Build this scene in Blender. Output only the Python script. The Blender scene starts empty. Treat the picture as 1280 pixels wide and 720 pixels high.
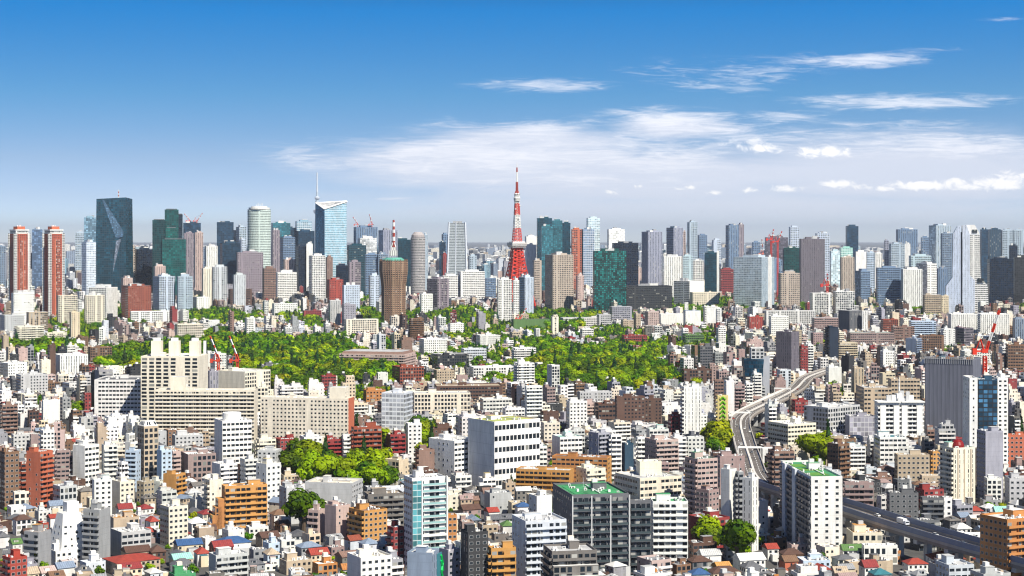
import bpy, math, random
import numpy as np
from mathutils import Vector
R = math.radians
rnd = random.Random(7)
F = 2140.0; HZ = 298.0; EYE = 165.0        # focal length in photo pixels, horizon row, eye height in metres
sc = bpy.context.scene
COL = sc.collection
# ---------------------------------------------------------------- camera, sky, sun, exposure
cam = bpy.data.cameras.new('camera'); camo = bpy.data.objects.new('camera', cam); COL.objects.link(camo)
camo.location = (0, 0, EYE); camo.rotation_euler = (R(90), 0, 0)
cam.sensor_width = 36; cam.lens = 36*F/1280; cam.shift_y = -(360-HZ)/1280; cam.clip_start = 5; cam.clip_end = 200000
sc.camera = camo
SUN_EL, SUN_AZ = R(48), R(143)             # azimuth measured clockwise from +Y (the viewing direction)
sun = bpy.data.lights.new('sun', 'SUN'); sun.energy = 4.9; sun.angle = R(.5); sun.color = (1, .93, .80)
suno = bpy.data.objects.new('sun', sun); COL.objects.link(suno)
sdir = Vector((math.sin(SUN_AZ)*math.cos(SUN_EL), math.cos(SUN_AZ)*math.cos(SUN_EL), math.sin(SUN_EL)))
suno.rotation_euler = sdir.to_track_quat('Z', 'Y').to_euler(); suno.location = (300, -300, 600)
sc.view_settings.view_transform = 'Standard'; sc.view_settings.look = 'None'
sc.view_settings.exposure = 0.75; sc.view_settings.gamma = 1
sc.cycles.use_denoising = True
sc.cycles.max_bounces = 4; sc.cycles.diffuse_bounces = 2; sc.cycles.glossy_bounces = 2
sc.cycles.volume_bounces = 0; sc.cycles.transparent_max_bounces = 4; sc.cycles.transmission_bounces = 1
sc.cycles.filter_width = 1.2

class NT:
    def __init__(s, tree): s.t = tree
    def n(s, typ, **kw):
        nd = s.t.nodes.new(typ)
        for k, v in kw.items():
            if k == 'inp':
                for a, b in v.items():
                    if isinstance(b, bpy.types.NodeSocket): s.t.links.new(b, nd.inputs[a])
                    else: nd.inputs[a].default_value = b
            else: setattr(nd, k, v)
        return nd
    def m(s, op, a, b=None, c=None, clamp=False):
        i = {0: a}
        if b is not None: i[1] = b
        if c is not None: i[2] = c
        nd = s.n('ShaderNodeMath', operation=op, inp=i); nd.use_clamp = clamp
        return nd.outputs[0]
    def mix(s, f, a, b, bt='MIX'):
        nd = s.n('ShaderNodeMix', data_type='RGBA', blend_type=bt); nd.clamp_factor = True
        for k, v in ((0, f), (6, a), (7, b)):
            if isinstance(v, bpy.types.NodeSocket): s.t.links.new(v, nd.inputs[k])
            elif k and len(v) == 3: nd.inputs[k].default_value = (*v, 1)
            else: nd.inputs[k].default_value = v
        return nd.outputs[2]
    def l(s, a, b): s.t.links.new(a, b)

def build_world():
    w = bpy.data.worlds.new('World'); sc.world = w; w.use_nodes = True
    t = w.node_tree; t.nodes.clear(); N = NT(t)
    tc = N.n('ShaderNodeTexCoord'); sep = N.n('ShaderNodeSeparateXYZ', inp={0: tc.outputs['Generated']})
    x, y, z = sep.outputs
    zz = N.m('MAXIMUM', z, 0.0)
    # the sky is sampled a little steeper than it stands, for the deep blue of clear air above the haze
    st = N.m('ADD', N.m('MULTIPLY', zz, 4.2), .03)
    v = N.n('ShaderNodeCombineXYZ', inp={0: x, 1: y, 2: st})
    vn = N.n('ShaderNodeVectorMath', operation='NORMALIZE', inp={0: v.outputs[0]})
    sky = N.n('ShaderNodeTexSky', sky_type='NISHITA'); sky.sun_disc = False
    sky.sun_elevation = SUN_EL; sky.sun_rotation = SUN_AZ; sky.air_density = 1.0; sky.dust_density = .6; sky.ozone_density = 1.5
    N.l(vn.outputs[0], sky.inputs[0])
    ramp = N.n('ShaderNodeValToRGB', inp={0: N.m('MULTIPLY', zz, 5.0)})
    cr = ramp.color_ramp
    for p, c in ((0, (1.20, 1.24, 1.46)), (.05, (1.06, 1.08, 1.22)), (.12, (.98, .95, 1.02)), (.23, (.93, .97, 1.0)), (.415, (.46, 1.02, 1.2)), (.66, (.0, .95, 1.52)), (.78, (.05, .55, .95)), (1, (.22, .38, .60))):
        e = cr.elements[0] if p == 0 else (cr.elements[-1] if p == 1 else cr.elements.new(p))
        e.position = p; e.color = (*c, 1)
    base = N.mix(1.0, sky.outputs[0], ramp.outputs[0], 'MULTIPLY')
    # clouds as places in the sky: u = across, v = up, as tangents
    ys = N.m('MAXIMUM', y, .05)
    u = N.m('DIVIDE', x, ys); vv = N.m('DIVIDE', z, ys)
    def fbm(sx, sy, scale, det, dist=0, off=0):
        c = N.n('ShaderNodeCombineXYZ', inp={0: N.m('MULTIPLY', u, sx), 1: N.m('MULTIPLY', vv, sy), 2: off})
        nz = N.n('ShaderNodeTexNoise', inp={'Vector': c.outputs[0], 'Scale': scale, 'Detail': det, 'Roughness': .62, 'Distortion': dist})
        return nz.outputs[0]
    n1 = fbm(1, 5.5, 14, 7, .6); n2 = fbm(1, 1.5, 120, 8, .8, 3.1); n3 = fbm(1, 9, 34, 9, 1.6, 7.7)
    def field(blobs, noise, amt):
        tot = None
        for (px, py, rx, ry, s) in blobs:
            a = N.m('MULTIPLY', N.m('SUBTRACT', u, (px-640)/F), F/rx)
            b = N.m('MULTIPLY', N.m('SUBTRACT', vv, (HZ-py)/F), F/ry)
            r2 = N.m('ADD', N.m('MULTIPLY', a, a), N.m('MULTIPLY', b, b))
            g = N.m('MULTIPLY', N.m('EXPONENT', N.m('MULTIPLY', r2, -1.0)), s)
            tot = g if tot is None else N.m('MAXIMUM', tot, g)
        return N.m('ADD', tot, N.m('MULTIPLY', N.m('SUBTRACT', noise, .5), N.m('MULTIPLY', amt, N.m('MINIMUM', N.m('MULTIPLY', tot, 4), 1.0))))
    wisp = [(680,107,75,8,.75),(905,88,110,15,.62),(900,102,60,18,.6),(1065,75,80,9,.85),(1130,127,115,10,.95),(1120,155,90,7,.55),(840,150,75,15,.95),
            (870,162,100,9,.7),(980,147,60,9,.6),(640,196,260,24,.75),(660,160,120,16,.55),(560,192,150,17,.62),(760,190,180,20,.7),(950,170,150,10,.5),(1160,185,230,14,.6),(1230,175,140,8,.6),
            (490,249,34,3,.6),(700,225,200,12,.5),(1270,24,40,3,.4),(1165,62,50,4,.45),(560,285,60,8,.3)]
    cum = [(1190,229,22,8,.9),(1010,190,20,7,.8),(935,180,34,9,.6),(1068,233,16,5,.7),(1260,222,22,9,.9),(950,185,26,7,1),(1030,190,34,8,1.1),(1048,230,26,6,1.1),(980,235,26,5,1),(940,238,14,4,.9),(1155,232,46,6,1.15),(1250,229,36,9,1.25),(1105,236,18,4,.9),
           (892,241,13,4,.9),(850,236,14,4,.6),(798,233,10,3,.75),(862,234,9,3,.85),(765,240,14,4,.55),(1215,234,26,5,.9),(770,237,8,3,.5)]
    def ss(v, lo, hi):
        mr = N.n('ShaderNodeMapRange', interpolation_type='SMOOTHSTEP', inp={0: v, 1: lo, 2: hi, 3: 0.0, 4: 1.0}); return mr.outputs[0]
    mw = ss(field(wisp, N.m('ADD', N.m('MULTIPLY', n1, .5), N.m('MULTIPLY', n3, .5)), 3.6), .08, 1.25)
    mc = ss(field(cum, n2, 2.4), .30, 1.05)
    veil = N.m('MULTIPLY', ss(field([(640,205,230,38,1.1),(660,180,150,26,1.0),(800,225,300,45,.95),(1130,215,330,50,1.0),(900,262,560,40,.8),(840,160,90,18,.9)], N.m('ADD', N.m('MULTIPLY', n1, .7), N.m('MULTIPLY', n3, .3)), .95), .12, .85), .78)
    c1 = N.mix(veil, base, (6.1, 6.3, 7.1)); c2 = N.mix(N.m('MULTIPLY', mw, .72), c1, (7.9, 7.9, 8.3)); c3 = N.mix(N.m('MULTIPLY', mc, .92), c2, (9.0, 8.8, 8.6))
    bg = N.n('ShaderNodeBackground', inp={'Color': c3, 'Strength': .087})
    out = N.n('ShaderNodeOutputWorld'); N.l(bg.outputs[0], out.inputs[0])
build_world()

# ---------------------------------------------------------------- materials
MATS = {}; MLIST = []
def reg(name, m): MATS[name] = len(MLIST); MLIST.append(m); return m
def newmat(name):
    m = bpy.data.materials.new(name); m.use_nodes = True; t = m.node_tree; N = NT(t)
    b = t.nodes['Principled BSDF']; return m, N, b
def col_attr(N):
    return N.n('ShaderNodeAttribute', attribute_name='Col').outputs['Color']
def grime(N, amt=.32, sc_=(.35, .35, .06), seed=0):
    g = N.n('ShaderNodeNewGeometry')
    mp = N.n('ShaderNodeMapping', inp={'Vector': g.outputs['Position'], 'Scale': sc_, 'Location': (seed, 0, 0)})
    nz = N.n('ShaderNodeTexNoise', inp={'Vector': mp.outputs[0], 'Scale': 1.0, 'Detail': 4.0, 'Roughness': .65})
    mr = N.n('ShaderNodeMapRange', inp={0: nz.outputs[0], 1: .35, 2: .75, 3: 1.0, 4: 1.0-amt}); return mr.outputs[0]
def facade(name, a, b, c, d, prob=1.0, glass=(.008, .012, .018), light=(.30, .30, .27), lp=.12, refl=.0, tint=False, rough=.12, line=None, var=.6):
    """windows (or curtain-wall panes) on a wall: u counts bays, v counts storeys"""
    m, N, bs = newmat(name)
    uv = N.n('ShaderNodeUVMap').outputs[0]; s = N.n('ShaderNodeSeparateXYZ', inp={0: uv})
    u, v = s.outputs[0], s.outputs[1]; fu, fv = N.m('FRACT', u), N.m('FRACT', v)
    cell = N.n('ShaderNodeVectorMath', operation='FLOOR', inp={0: uv})
    wn = N.n('ShaderNodeTexWhiteNoise', noise_dimensions='2D', inp={'Vector': cell.outputs[0]})
    r1 = wn.outputs['Value']; rs = N.n('ShaderNodeSeparateColor', inp={0: wn.outputs['Color']})
    aa, bb = (a, b) if tint else (N.m('ADD', a, N.m('MULTIPLY', rs.outputs[0], .10)), N.m('SUBTRACT', b, N.m('MULTIPLY', rs.outputs[1], .12)))
    mask = N.m('MULTIPLY', N.m('MULTIPLY', N.m('GREATER_THAN', fu, aa), N.m('LESS_THAN', fu, bb)), N.m('MULTIPLY', N.m('GREATER_THAN', fv, c), N.m('LESS_THAN', fv, d)))
    if not tint and name in ('punch', 'sparse', 'big', 'band', 'recess', 'farwin'):
        wc_ = N.n('ShaderNodeTexWhiteNoise', noise_dimensions='1D', inp={'W': N.m('FLOOR', u)}); mask = N.m('MULTIPLY', mask, N.m('GREATER_THAN', wc_.outputs[0], .05 if name == 'band' else .11))
    if prob < 1: mask = N.m('MULTIPLY', mask, N.m('LESS_THAN', rs.outputs[2], prob))
    ca = col_attr(N)
    wallc = N.mix(1.0, ca, N.n('ShaderNodeCombineColor', inp={0: grime(N), 1: grime(N), 2: grime(N)}).outputs[0], 'MULTIPLY')
    jl = N.m('SUBTRACT', 1.0, N.m('MULTIPLY', N.m('LESS_THAN', fv, .05), .16)); wallc = N.mix(1.0, wallc, N.n('ShaderNodeCombineColor', inp={0: jl, 1: jl, 2: jl}).outputs[0], 'MULTIPLY')
    if tint:
        big = N.n('ShaderNodeTexNoise', inp={'Vector': N.n('ShaderNodeMapping', inp={'Vector': uv, 'Scale': (.22, .10, 1)}).outputs[0], 'Scale': 1.0, 'Detail': 3.0}).outputs[0]
        r3 = N.m('POWER', rs.outputs[0], 2.0)
        hv = N.m('ADD', N.m('MULTIPLY', r3, var*2.2), N.m('ADD', N.m('MULTIPLY', big, 1.3), .05))  # uneven pane tones put varied reflections into the glass colour
        g = N.mix(1.0, ca, N.n('ShaderNodeCombineColor', inp={0: hv, 1: hv, 2: hv}).outputs[0], 'MULTIPLY')
        wallc = N.mix(1.0, wallc, (line or (.55, .6, .65)), 'MULTIPLY') if line is None or line[0] < 3 else N.mix(.6, wallc, (.75, .78, .78))
    else:
        g = N.mix(N.m('MULTIPLY', N.m('LESS_THAN', rs.outputs[1], lp), 1.0), glass, light)
        g = N.mix(N.m('MULTIPLY', rs.outputs[0], .5), g, (.03, .045, .06))
    colr = N.mix(mask, wallc, g)
    N.l(colr, bs.inputs['Base Color'])
    N.l(N.m('ADD', N.m('MULTIPLY', mask, rough-.75), .75), bs.inputs['Roughness'])
    if refl: N.l(N.m('MULTIPLY', mask, refl), bs.inputs['Metallic'])
    bs.inputs['Specular IOR Level'].default_value = .5
    reg(name, m)
def plain(name, amt=.2, rough=.8, sc_=(.3, .3, .08), metal=0, fix=None, stripes=None, emis=None):
    m, N, bs = newmat(name)
    c = col_attr(N) if fix is None else None
    g = grime(N, amt, sc_)
    gc = N.n('ShaderNodeCombineColor', inp={0: g, 1: g, 2: g}).outputs[0]
    if fix is None: o = N.mix(1.0, c, gc, 'MULTIPLY')
    else: o = N.mix(1.0, (*fix, 1), gc, 'MULTIPLY')
    if stripes:
        uv = N.n('ShaderNodeUVMap').outputs[0]; s = N.n('ShaderNodeSeparateXYZ', inp={0: uv})
        f = N.m('FRACT', N.m('MULTIPLY', s.outputs[0], stripes)); k = N.m('LESS_THAN', f, .22)
        o = N.mix(N.m('MULTIPLY', k, .45), o, (.03, .03, .03))
    N.l(o, bs.inputs['Base Color']); bs.inputs['Roughness'].default_value = rough; bs.inputs['Metallic'].default_value = metal
    bs.inputs['Specular IOR Level'].default_value = .25
    return reg(name, m)
plain('plain'); plain('roof', .6, .9, (.12, .12, .12)); plain('tile', .35, .6, (.6, .6, .6), stripes=1.0)
plain('paint', .12, .45); plain('metal', .15, .35, metal=.5); plain('net', .35, .7, (.5, .5, .03), stripes=1.0)
facade('punch', .2, .8, .3, .74); facade('big', .1, .9, .2, .84); facade('sparse', .32, .66, .34, .7, prob=.5)
facade('dim', .22, .8, .28, .74, lp=.02)
facade('blank', .4, .6, .4, .6, prob=-1)
facade('band', .04, .96, .34, .78, lp=.06); facade('recess', .06, .94, .02, .80, lp=.27, light=(.4, .4, .38)); facade('vert', .34, .72, -.1, .9, glass=(.02, .03, .04))
facade('glass', .10, .93, .24, .98, tint=True, refl=.5, rough=.16, line=(.35, .38, .42))
facade('darkgrid', .10, .90, .22, .94, tint=True, refl=.3, rough=.15, line=(.10, .11, .13), var=1.9)
facade('paleglass', .07, .93, .26, .94, tint=True, refl=.4, rough=.2, line=(3, 3, 3), var=.35)
facade('slit', .3, .55, .1, .85, lp=.03)
facade('farwin', .15, .85, .3, .8, lp=.1)
facade('pane', .05, .95, .04, .96, lp=.18, glass=(.012, .02, .028), rough=.08)
facade('tealpane', .04, .96, .08, .96, tint=True, refl=.25, rough=.1, line=(3, 3, 3))
def mat_ground():
    m, N, bs = newmat('ground'); g = N.n('ShaderNodeNewGeometry').outputs['Position']
    n = N.n('ShaderNodeTexNoise', inp={'Vector': g, 'Scale': .012, 'Detail': 8.0, 'Roughness': .7}).outputs[0]
    v = N.n('ShaderNodeTexVoronoi', inp={'Vector': g, 'Scale': .03}); 
    c = N.mix(N.n('ShaderNodeMapRange', inp={0: n, 1: .35, 2: .65}).outputs[0], (.035, .035, .037), (.09, .087, .082))
    c = N.mix(N.m('MULTIPLY', v.outputs[0], .012), c, (.1, .1, .1))
    N.l(c, bs.inputs['Base Color']); bs.inputs['Roughness'].default_value = .9
    reg('ground', m)
mat_ground()
def mat_leaf():
    m, N, bs = newmat('leaf')
    oi = N.n('ShaderNodeObjectInfo').outputs['Random']
    c = col_attr(N)
    hs = N.n('ShaderNodeHueSaturation', inp={'Color': c, 'Hue': N.m('ADD', .485, N.m('MULTIPLY', oi, .03)), 'Value': N.m('ADD', .85, N.m('MULTIPLY', oi, .6)), 'Saturation': 1.1})
    N.l(hs.outputs[0], bs.inputs['Base Color']); bs.inputs['Roughness'].default_value = .55
    bs.inputs['Specular IOR Level'].default_value = .15
    tr = N.n('ShaderNodeBsdfTranslucent', inp={0: hs.outputs[0]}); mx = N.n('ShaderNodeMixShader', inp={0: .3, 1: bs.outputs[0], 2: tr.outputs[0]})
    N.l(mx.outputs[0], m.node_tree.nodes['Material Output'].inputs[0]); reg('leaf', m)
mat_leaf()
def mat_grass():
    m, N, bs = newmat('grass'); g = N.n('ShaderNodeNewGeometry').outputs['Position']
    n = N.n('ShaderNodeTexNoise', inp={'Vector': g, 'Scale': .05, 'Detail': 6.0}).outputs[0]
    N.l(N.mix(n, (.035, .06, .012), (.10, .14, .03)), bs.inputs['Base Color']); bs.inputs['Roughness'].default_value = .9; reg('grass', m)
mat_grass()
MI = MATS

# ---------------------------------------------------------------- geometry: rows of boxes
PAL = dict(W=(.80,.80,.78), w=(.68,.68,.66), l=(.50,.51,.52), g=(.30,.31,.33), d=(.13,.135,.15), k=(.035,.037,.042), c=(.66,.56,.41), C=(.76,.70,.58), b=(.47,.38,.28),
           n=(.20,.115,.07), N=(.11,.06,.045), r=(.27,.07,.04), R=(.34,.055,.038), o=(.46,.20,.065), O=(.54,.28,.085), p=(.50,.38,.35), P=(.33,.24,.23), B=(.48,.59,.72), u=(.22,.28,.38),
           y=(.62,.50,.2), t=(.006,.055,.085), T=(.04,.18,.22), v=(.006,.018,.042), V=(.02,.06,.11), e=(.004,.065,.062), s=(.22,.36,.46), S=(.45,.58,.64), G=(.07,.29,.13), E=(.10,.20,.06), Y=(.55,.75,.05),
           m=(.15,.135,.165), M=(.34,.34,.40), a=(.045,.11,.26), q=(.30,.60,.52), x=(.26,.04,.04), z=(.24,.15,.12), Z=(.17,.16,.15), h=(.50,.14,.075), H=(.58,.62,.69))
CNAME = dict(W='white', w='off-white', l='light grey', g='grey', d='dark grey', k='black', c='cream', C='pale cream', b='beige', n='brown', N='dark brown', r='red-brown', R='red', o='orange-brown', O='ochre',
             p='pinkish', P='brownish-pink', B='pale blue', u='blue-grey', y='yellow', t='dark teal glass', T='teal', v='navy glass', V='dark blue', e='green glass', s='blue glass', S='pale glass', G='green', E='moss green',
             Y='lime', m='dusky purple', M='lavender grey', a='bright blue', q='mint', x='crimson', z='chestnut', Z='slate', h='brick orange', H='bluish white')
def C3(k): return PAL[k] if isinstance(k, str) else k
def box(cx, cy, z0, z1, hx, hy, ang=0, A='plain', Bm=None, top='roof', wc='w', tc=None, bay=3.2, fl=3.1, tx=1, ty=1, ox=0, oy=0, seed=None, v0=0):
    return (cx, cy, z0, z1, hx, hy, ang, hx*tx, hy*ty, ox, oy, MI[A], MI[Bm or A], MI[top], *C3(wc), *(C3(tc) if tc is not None else C3(wc)), bay, fl, rnd.randrange(1, 900) if seed is None else seed, v0)
def rows2arr(rows):
    A = np.array(rows, dtype=np.float64); n = len(A)
    c, s = np.cos(A[:, 6]), np.sin(A[:, 6])
    V = np.zeros((n, 8, 3)); sx = np.array([-1, 1, 1, -1]); sy = np.array([-1, -1, 1, 1])
    for k in range(4):
        for lv, (hx, hy, ox, oy, z) in enumerate(((A[:, 4], A[:, 5], 0, 0, A[:, 2]), (A[:, 7], A[:, 8], A[:, 9], A[:, 10], A[:, 3]))):
            lx = sx[k]*hx+ox; ly = sy[k]*hy+oy
            V[:, k+4*lv, 0] = A[:, 0]+lx*c-ly*s; V[:, k+4*lv, 1] = A[:, 1]+lx*s+ly*c; V[:, k+4*lv, 2] = z
    FI = np.array([[0,1,5,4],[1,2,6,5],[2,3,7,6],[3,0,4,7],[4,5,6,7],[3,2,1,0]])
    Fs = (FI[None]+8*np.arange(n)[:, None, None]).reshape(-1, 4)
    mi = np.stack([A[:, 11], A[:, 12], A[:, 11], A[:, 12], A[:, 13], A[:, 11]*0+MI['plain']], 1).astype(int).reshape(-1)
    col = np.ones((n, 6, 4)); col[:, :4, :3] = A[:, None, 14:17]; col[:, 4, :3] = A[:, 17:20]; col[:, 5, :3] = A[:, 14:17]*.8
    UV = np.zeros((n, 6, 4, 2)); bay, fl, sd, v0 = A[:, 20], A[:, 21], A[:, 22], A[:, 23]
    for f in range(4):
        L = 2*(A[:, 4] if f in (0, 2) else A[:, 5]); nb = np.maximum(1, np.round(L/bay)); u0 = sd+f*40
        vt = v0+np.round((A[:, 3]-A[:, 2])/fl*4)/4
        UV[:, f, 0, 0] = u0; UV[:, f, 3, 0] = u0; UV[:, f, 1, 0] = u0+nb; UV[:, f, 2, 0] = u0+nb
        UV[:, f, 0, 1] = v0; UV[:, f, 1, 1] = v0; UV[:, f, 2, 1] = vt; UV[:, f, 3, 1] = vt
    for k, (a, b) in enumerate(((-1,-1),(1,-1),(1,1),(-1,1))):
        UV[:, 4, k, 0] = a*A[:, 4]; UV[:, 4, k, 1] = b*A[:, 5]
    # pitched roofs: ribs run along the slope on the side faces
    return V.reshape(-1, 3), Fs, mi, col.reshape(-1, 4), UV.reshape(-1, 2)
def arr2mesh(name, V, Fs, mi, col, UV=None, smooth=False):
    k = Fs.shape[1]; me = bpy.data.meshes.new(name)
    me.vertices.add(len(V)); me.vertices.foreach_set('co', np.asarray(V, dtype=np.float32).ravel())
    me.loops.add(Fs.size); me.loops.foreach_set('vertex_index', Fs.astype(np.int32).ravel())
    me.polygons.add(len(Fs)); me.polygons.foreach_set('loop_start', np.arange(0, Fs.size, k, dtype=np.int32)); me.polygons.foreach_set('loop_total', np.full(len(Fs), k, dtype=np.int32))
    used, inv = np.unique(mi, return_inverse=True)
    for g in used: me.materials.append(MLIST[g])
    me.polygons.foreach_set('material_index', inv.astype(np.int32))
    if UV is not None:
        l = me.uv_layers.new(name='UVMap'); l.data.foreach_set('uv', UV.astype(np.float32).ravel())
    a = me.attributes.new('Col', 'FLOAT_COLOR', 'FACE'); a.data.foreach_set('color', col.astype(np.float32).ravel())
    me.polygons.foreach_set('use_smooth', np.full(len(Fs), bool(smooth)))
    me.update(calc_edges=True); return me
def mesh_rows(name, rows): return arr2mesh(name, *rows2arr(rows))
def bars2mesh(name, bars, m='paint'):
    """bars: (p, q, radius, colour) as square tubes"""
    Vs, Fs, cs = [], [], []
    for p, q, r, c in bars:
        p, q = Vector(p), Vector(q); d = (q-p).normalized(); a = d.orthogonal().normalized(); b = d.cross(a); k = len(Vs)
        r2 = r if not isinstance(r, tuple) else r[1]; r1 = r if not isinstance(r, tuple) else r[0]
        for base, rr in ((p, r1), (q, r2)):
            for sa, sb in ((-1,-1),(1,-1),(1,1),(-1,1)): Vs.append(base+a*sa*rr+b*sb*rr)
        for f in ((0,1,5,4),(1,2,6,5),(2,3,7,6),(3,0,4,7),(4,5,6,7),(3,2,1,0)): Fs.append([k+i for i in f]); cs.append((*C3(c), 1))
    return arr2mesh(name, np.array(Vs), np.array(Fs), np.full(len(Fs), MI[m]), np.array(cs), np.zeros((len(Fs)*4, 2)))
def lathe(name, prof, seg, m, c, top=None, sx=1, sy=1, bay=None, fl=3.5, tc=None):
    """a round body: prof is a list of (radius, z)"""
    Vs, Fs, mi, cs, uv = [], [], [], [], []
    for r, z in prof:
        for k in range(seg):
            a = 2*math.pi*k/seg; Vs.append((r*sx*math.cos(a), r*sy*math.sin(a), z))
    nb = max(1, round(2*math.pi*prof[0][0]/seg/(bay or 3)))
    for i in range(len(prof)-1):
        for k in range(seg):
            k2 = (k+1) % seg; Fs.append((i*seg+k, i*seg+k2, (i+1)*seg+k2, (i+1)*seg+k)); flat = abs(prof[i][1]-prof[i+1][1]) < .3
            mi.append(MI[top or m] if flat else MI[m]); cs.append((*C3(tc or c if flat else c), 1))
            v1, v2 = (prof[i][1]-prof[0][1])/fl, (prof[i+1][1]-prof[0][1])/fl
            uv += [(k*nb, v1), (k*nb+nb, v1), (k*nb+nb, v2), (k*nb, v2)]
    return arr2mesh(name, np.array(Vs), np.array(Fs), np.array(mi), np.array(cs), np.array(uv))
def prism(name, pts, z0, z1, m, c, top='roof', tc=None, scale=1.0, bay=2, fl=4, off=(0, 0), ztop=None):
    """a body over any plan; ztop gives each corner its own height"""
    n = len(pts); cx = sum(p[0] for p in pts)/n; cy = sum(p[1] for p in pts)/n
    Vs = [(x, y, z0) for x, y in pts]+[(cx+(x-cx)*scale+off[0], cy+(y-cy)*scale+off[1], ztop[i] if ztop else z1) for i, (x, y) in enumerate(pts)]
    Fs, mi, cs, uv = [], [], [], []; u = 0
    for i in range(n):
        j = (i+1) % n; Fs.append((i, j, n+j, n+i)); mi.append(MI[m]); cs.append((*C3(c), 1))
        L = math.dist(pts[i], pts[j]); nb = max(1, round(L/bay)); v = (z1-z0)/fl; va = ((ztop[i] if ztop else z1)-z0)/fl; vb = ((ztop[j] if ztop else z1)-z0)/fl
        uv += [(u, 0), (u+nb, 0), (u+nb, vb), (u, va)]; u += nb+3
    c0 = len(Vs); Vs.append((cx+off[0], cy+off[1], (sum(ztop)/n if ztop else z1)))
    for i in range(n):
        j = (i+1) % n; Fs.append((n+i, n+j, c0, c0)); mi.append(MI[top]); cs.append((*C3(tc or c), 1)); uv += [(0, 0)]*4
    # triangles at the top: emit as degenerate-free triangles through a from_pydata mesh
    me = bpy.data.meshes.new(name); F2 = [tuple(dict.fromkeys(f)) for f in Fs]
    me.from_pydata([tuple(v) for v in Vs], [], F2)
    used = sorted(set(mi)); [me.materials.append(MLIST[g]) for g in used]
    me.polygons.foreach_set('material_index', np.array([used.index(g) for g in mi], dtype=np.int32))
    l = me.uv_layers.new(name='UVMap'); k = 0
    for fi, f in enumerate(F2):
        for q in range(len(f)): l.data[k].uv = uv[fi*4+q]; k += 1
    a = me.attributes.new('Col', 'FLOAT_COLOR', 'FACE'); a.data.foreach_set('color', np.array(cs, dtype=np.float32).ravel())
    me.update(); return me
def link(name, me, parent=None, loc=None, rot=None, scl=None, label=None):
    o = bpy.data.objects.new(name, me); COL.objects.link(o)
    if parent: o.parent = parent
    if loc is not None: o.location = loc
    if rot is not None: o.rotation_euler = rot
    if scl is not None: o.scale = scl
    if label: o['label'] = label
    return o
def thing(name, label, cat, loc=(0, 0, 0), rz=0, group=None):
    o = link(name, None, None, loc, (0, 0, rz)); o['category'] = cat
    if label: o['label'] = label
    if group: o['group'] = group
    return o
def struct(name, me): o = link(name, me); o['kind'] = 'structure'; return o
def stuff(name, me, label, cat): o = link(name, me); o['kind'] = 'stuff'; o['label'] = label; o['category'] = cat; return o
def ux(px): return (px-640)/F
def gd(py, h=0): return (EYE-h)*F/(py-HZ)
def zat(py, d): return EYE-(py-HZ)*d/F
# ---------------------------------------------------------------- ground occupancy (3 m cells out to 5.4 km)
OX, OY, OS = -2100, 500, 3.0
OCC = np.zeros((1400, 1640), dtype=np.uint8)
def occ_idx(x, y): return int((x-OX)/OS), int((y-OY)/OS)
def occ_mark(cx, cy, hx, hy, ang, val=1, pad=1.5):
    c, s = math.cos(ang), math.sin(ang); hx += pad; hy += pad
    nx = max(2, int(hx*2/2)); ny = max(2, int(hy*2/2))
    gx, gy = np.meshgrid(np.linspace(-hx, hx, nx), np.linspace(-hy, hy, ny))
    ix = ((cx+gx*c-gy*s-OX)/OS).astype(int); iy = ((cy+gx*s+gy*c-OY)/OS).astype(int)
    ok = (ix >= 0) & (ix < OCC.shape[0]) & (iy >= 0) & (iy < OCC.shape[1]); OCC[ix[ok], iy[ok]] = val
def occ_free(cx, cy, hx, hy, ang):
    c, s = math.cos(ang), math.sin(ang)
    for a in (-1, 0, 1):
        for b in (-1, 0, 1):
            ix, iy = occ_idx(cx+a*hx*c-b*hy*s, cy+a*hx*s+b*hy*c)
            if 0 <= ix < OCC.shape[0] and 0 <= iy < OCC.shape[1] and OCC[ix, iy]: return False
    return True
# ---------------------------------------------------------------- building parts
STY = dict(p='punch', q='big', s='sparse', b='band', c='recess', g='glass', G='paleglass', v='vert', i='slit', w='blank', f='farwin', T='tealpane', n='net', x='darkgrid')
NUM = ['zero','one','two','three','four','five','six','seven','eight','nine','ten','eleven','twelve','thirteen','fourteen','fifteen','sixteen','seventeen','eighteen','nineteen','twenty']
def storeys(n): return NUM[n]+'-storey' if n <= 20 else 'very tall'
def xf(rows, x, y, a, z=0):
    c, s = math.cos(a), math.sin(a)
    return [(x+r[0]*c-r[1]*s, y+r[0]*s+r[1]*c, r[2]+z, r[3]+z, r[4], r[5], r[6]+a)+tuple(r[7:]) for r in rows]
def rim(hx, hy, z, hgt, t, c, cx=0, cy=0):
    k = dict(A='plain', wc=c, top='plain')
    return [box(cx, cy-hy+t/2, z, z+hgt, hx, t/2, **k), box(cx, cy+hy-t/2, z, z+hgt, hx, t/2, **k),
            box(cx-hx+t/2, cy, z, z+hgt, t/2, hy-t-.002, **k), box(cx+hx-t/2, cy, z, z+hgt, t/2, hy-t-.002, **k)]
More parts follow.
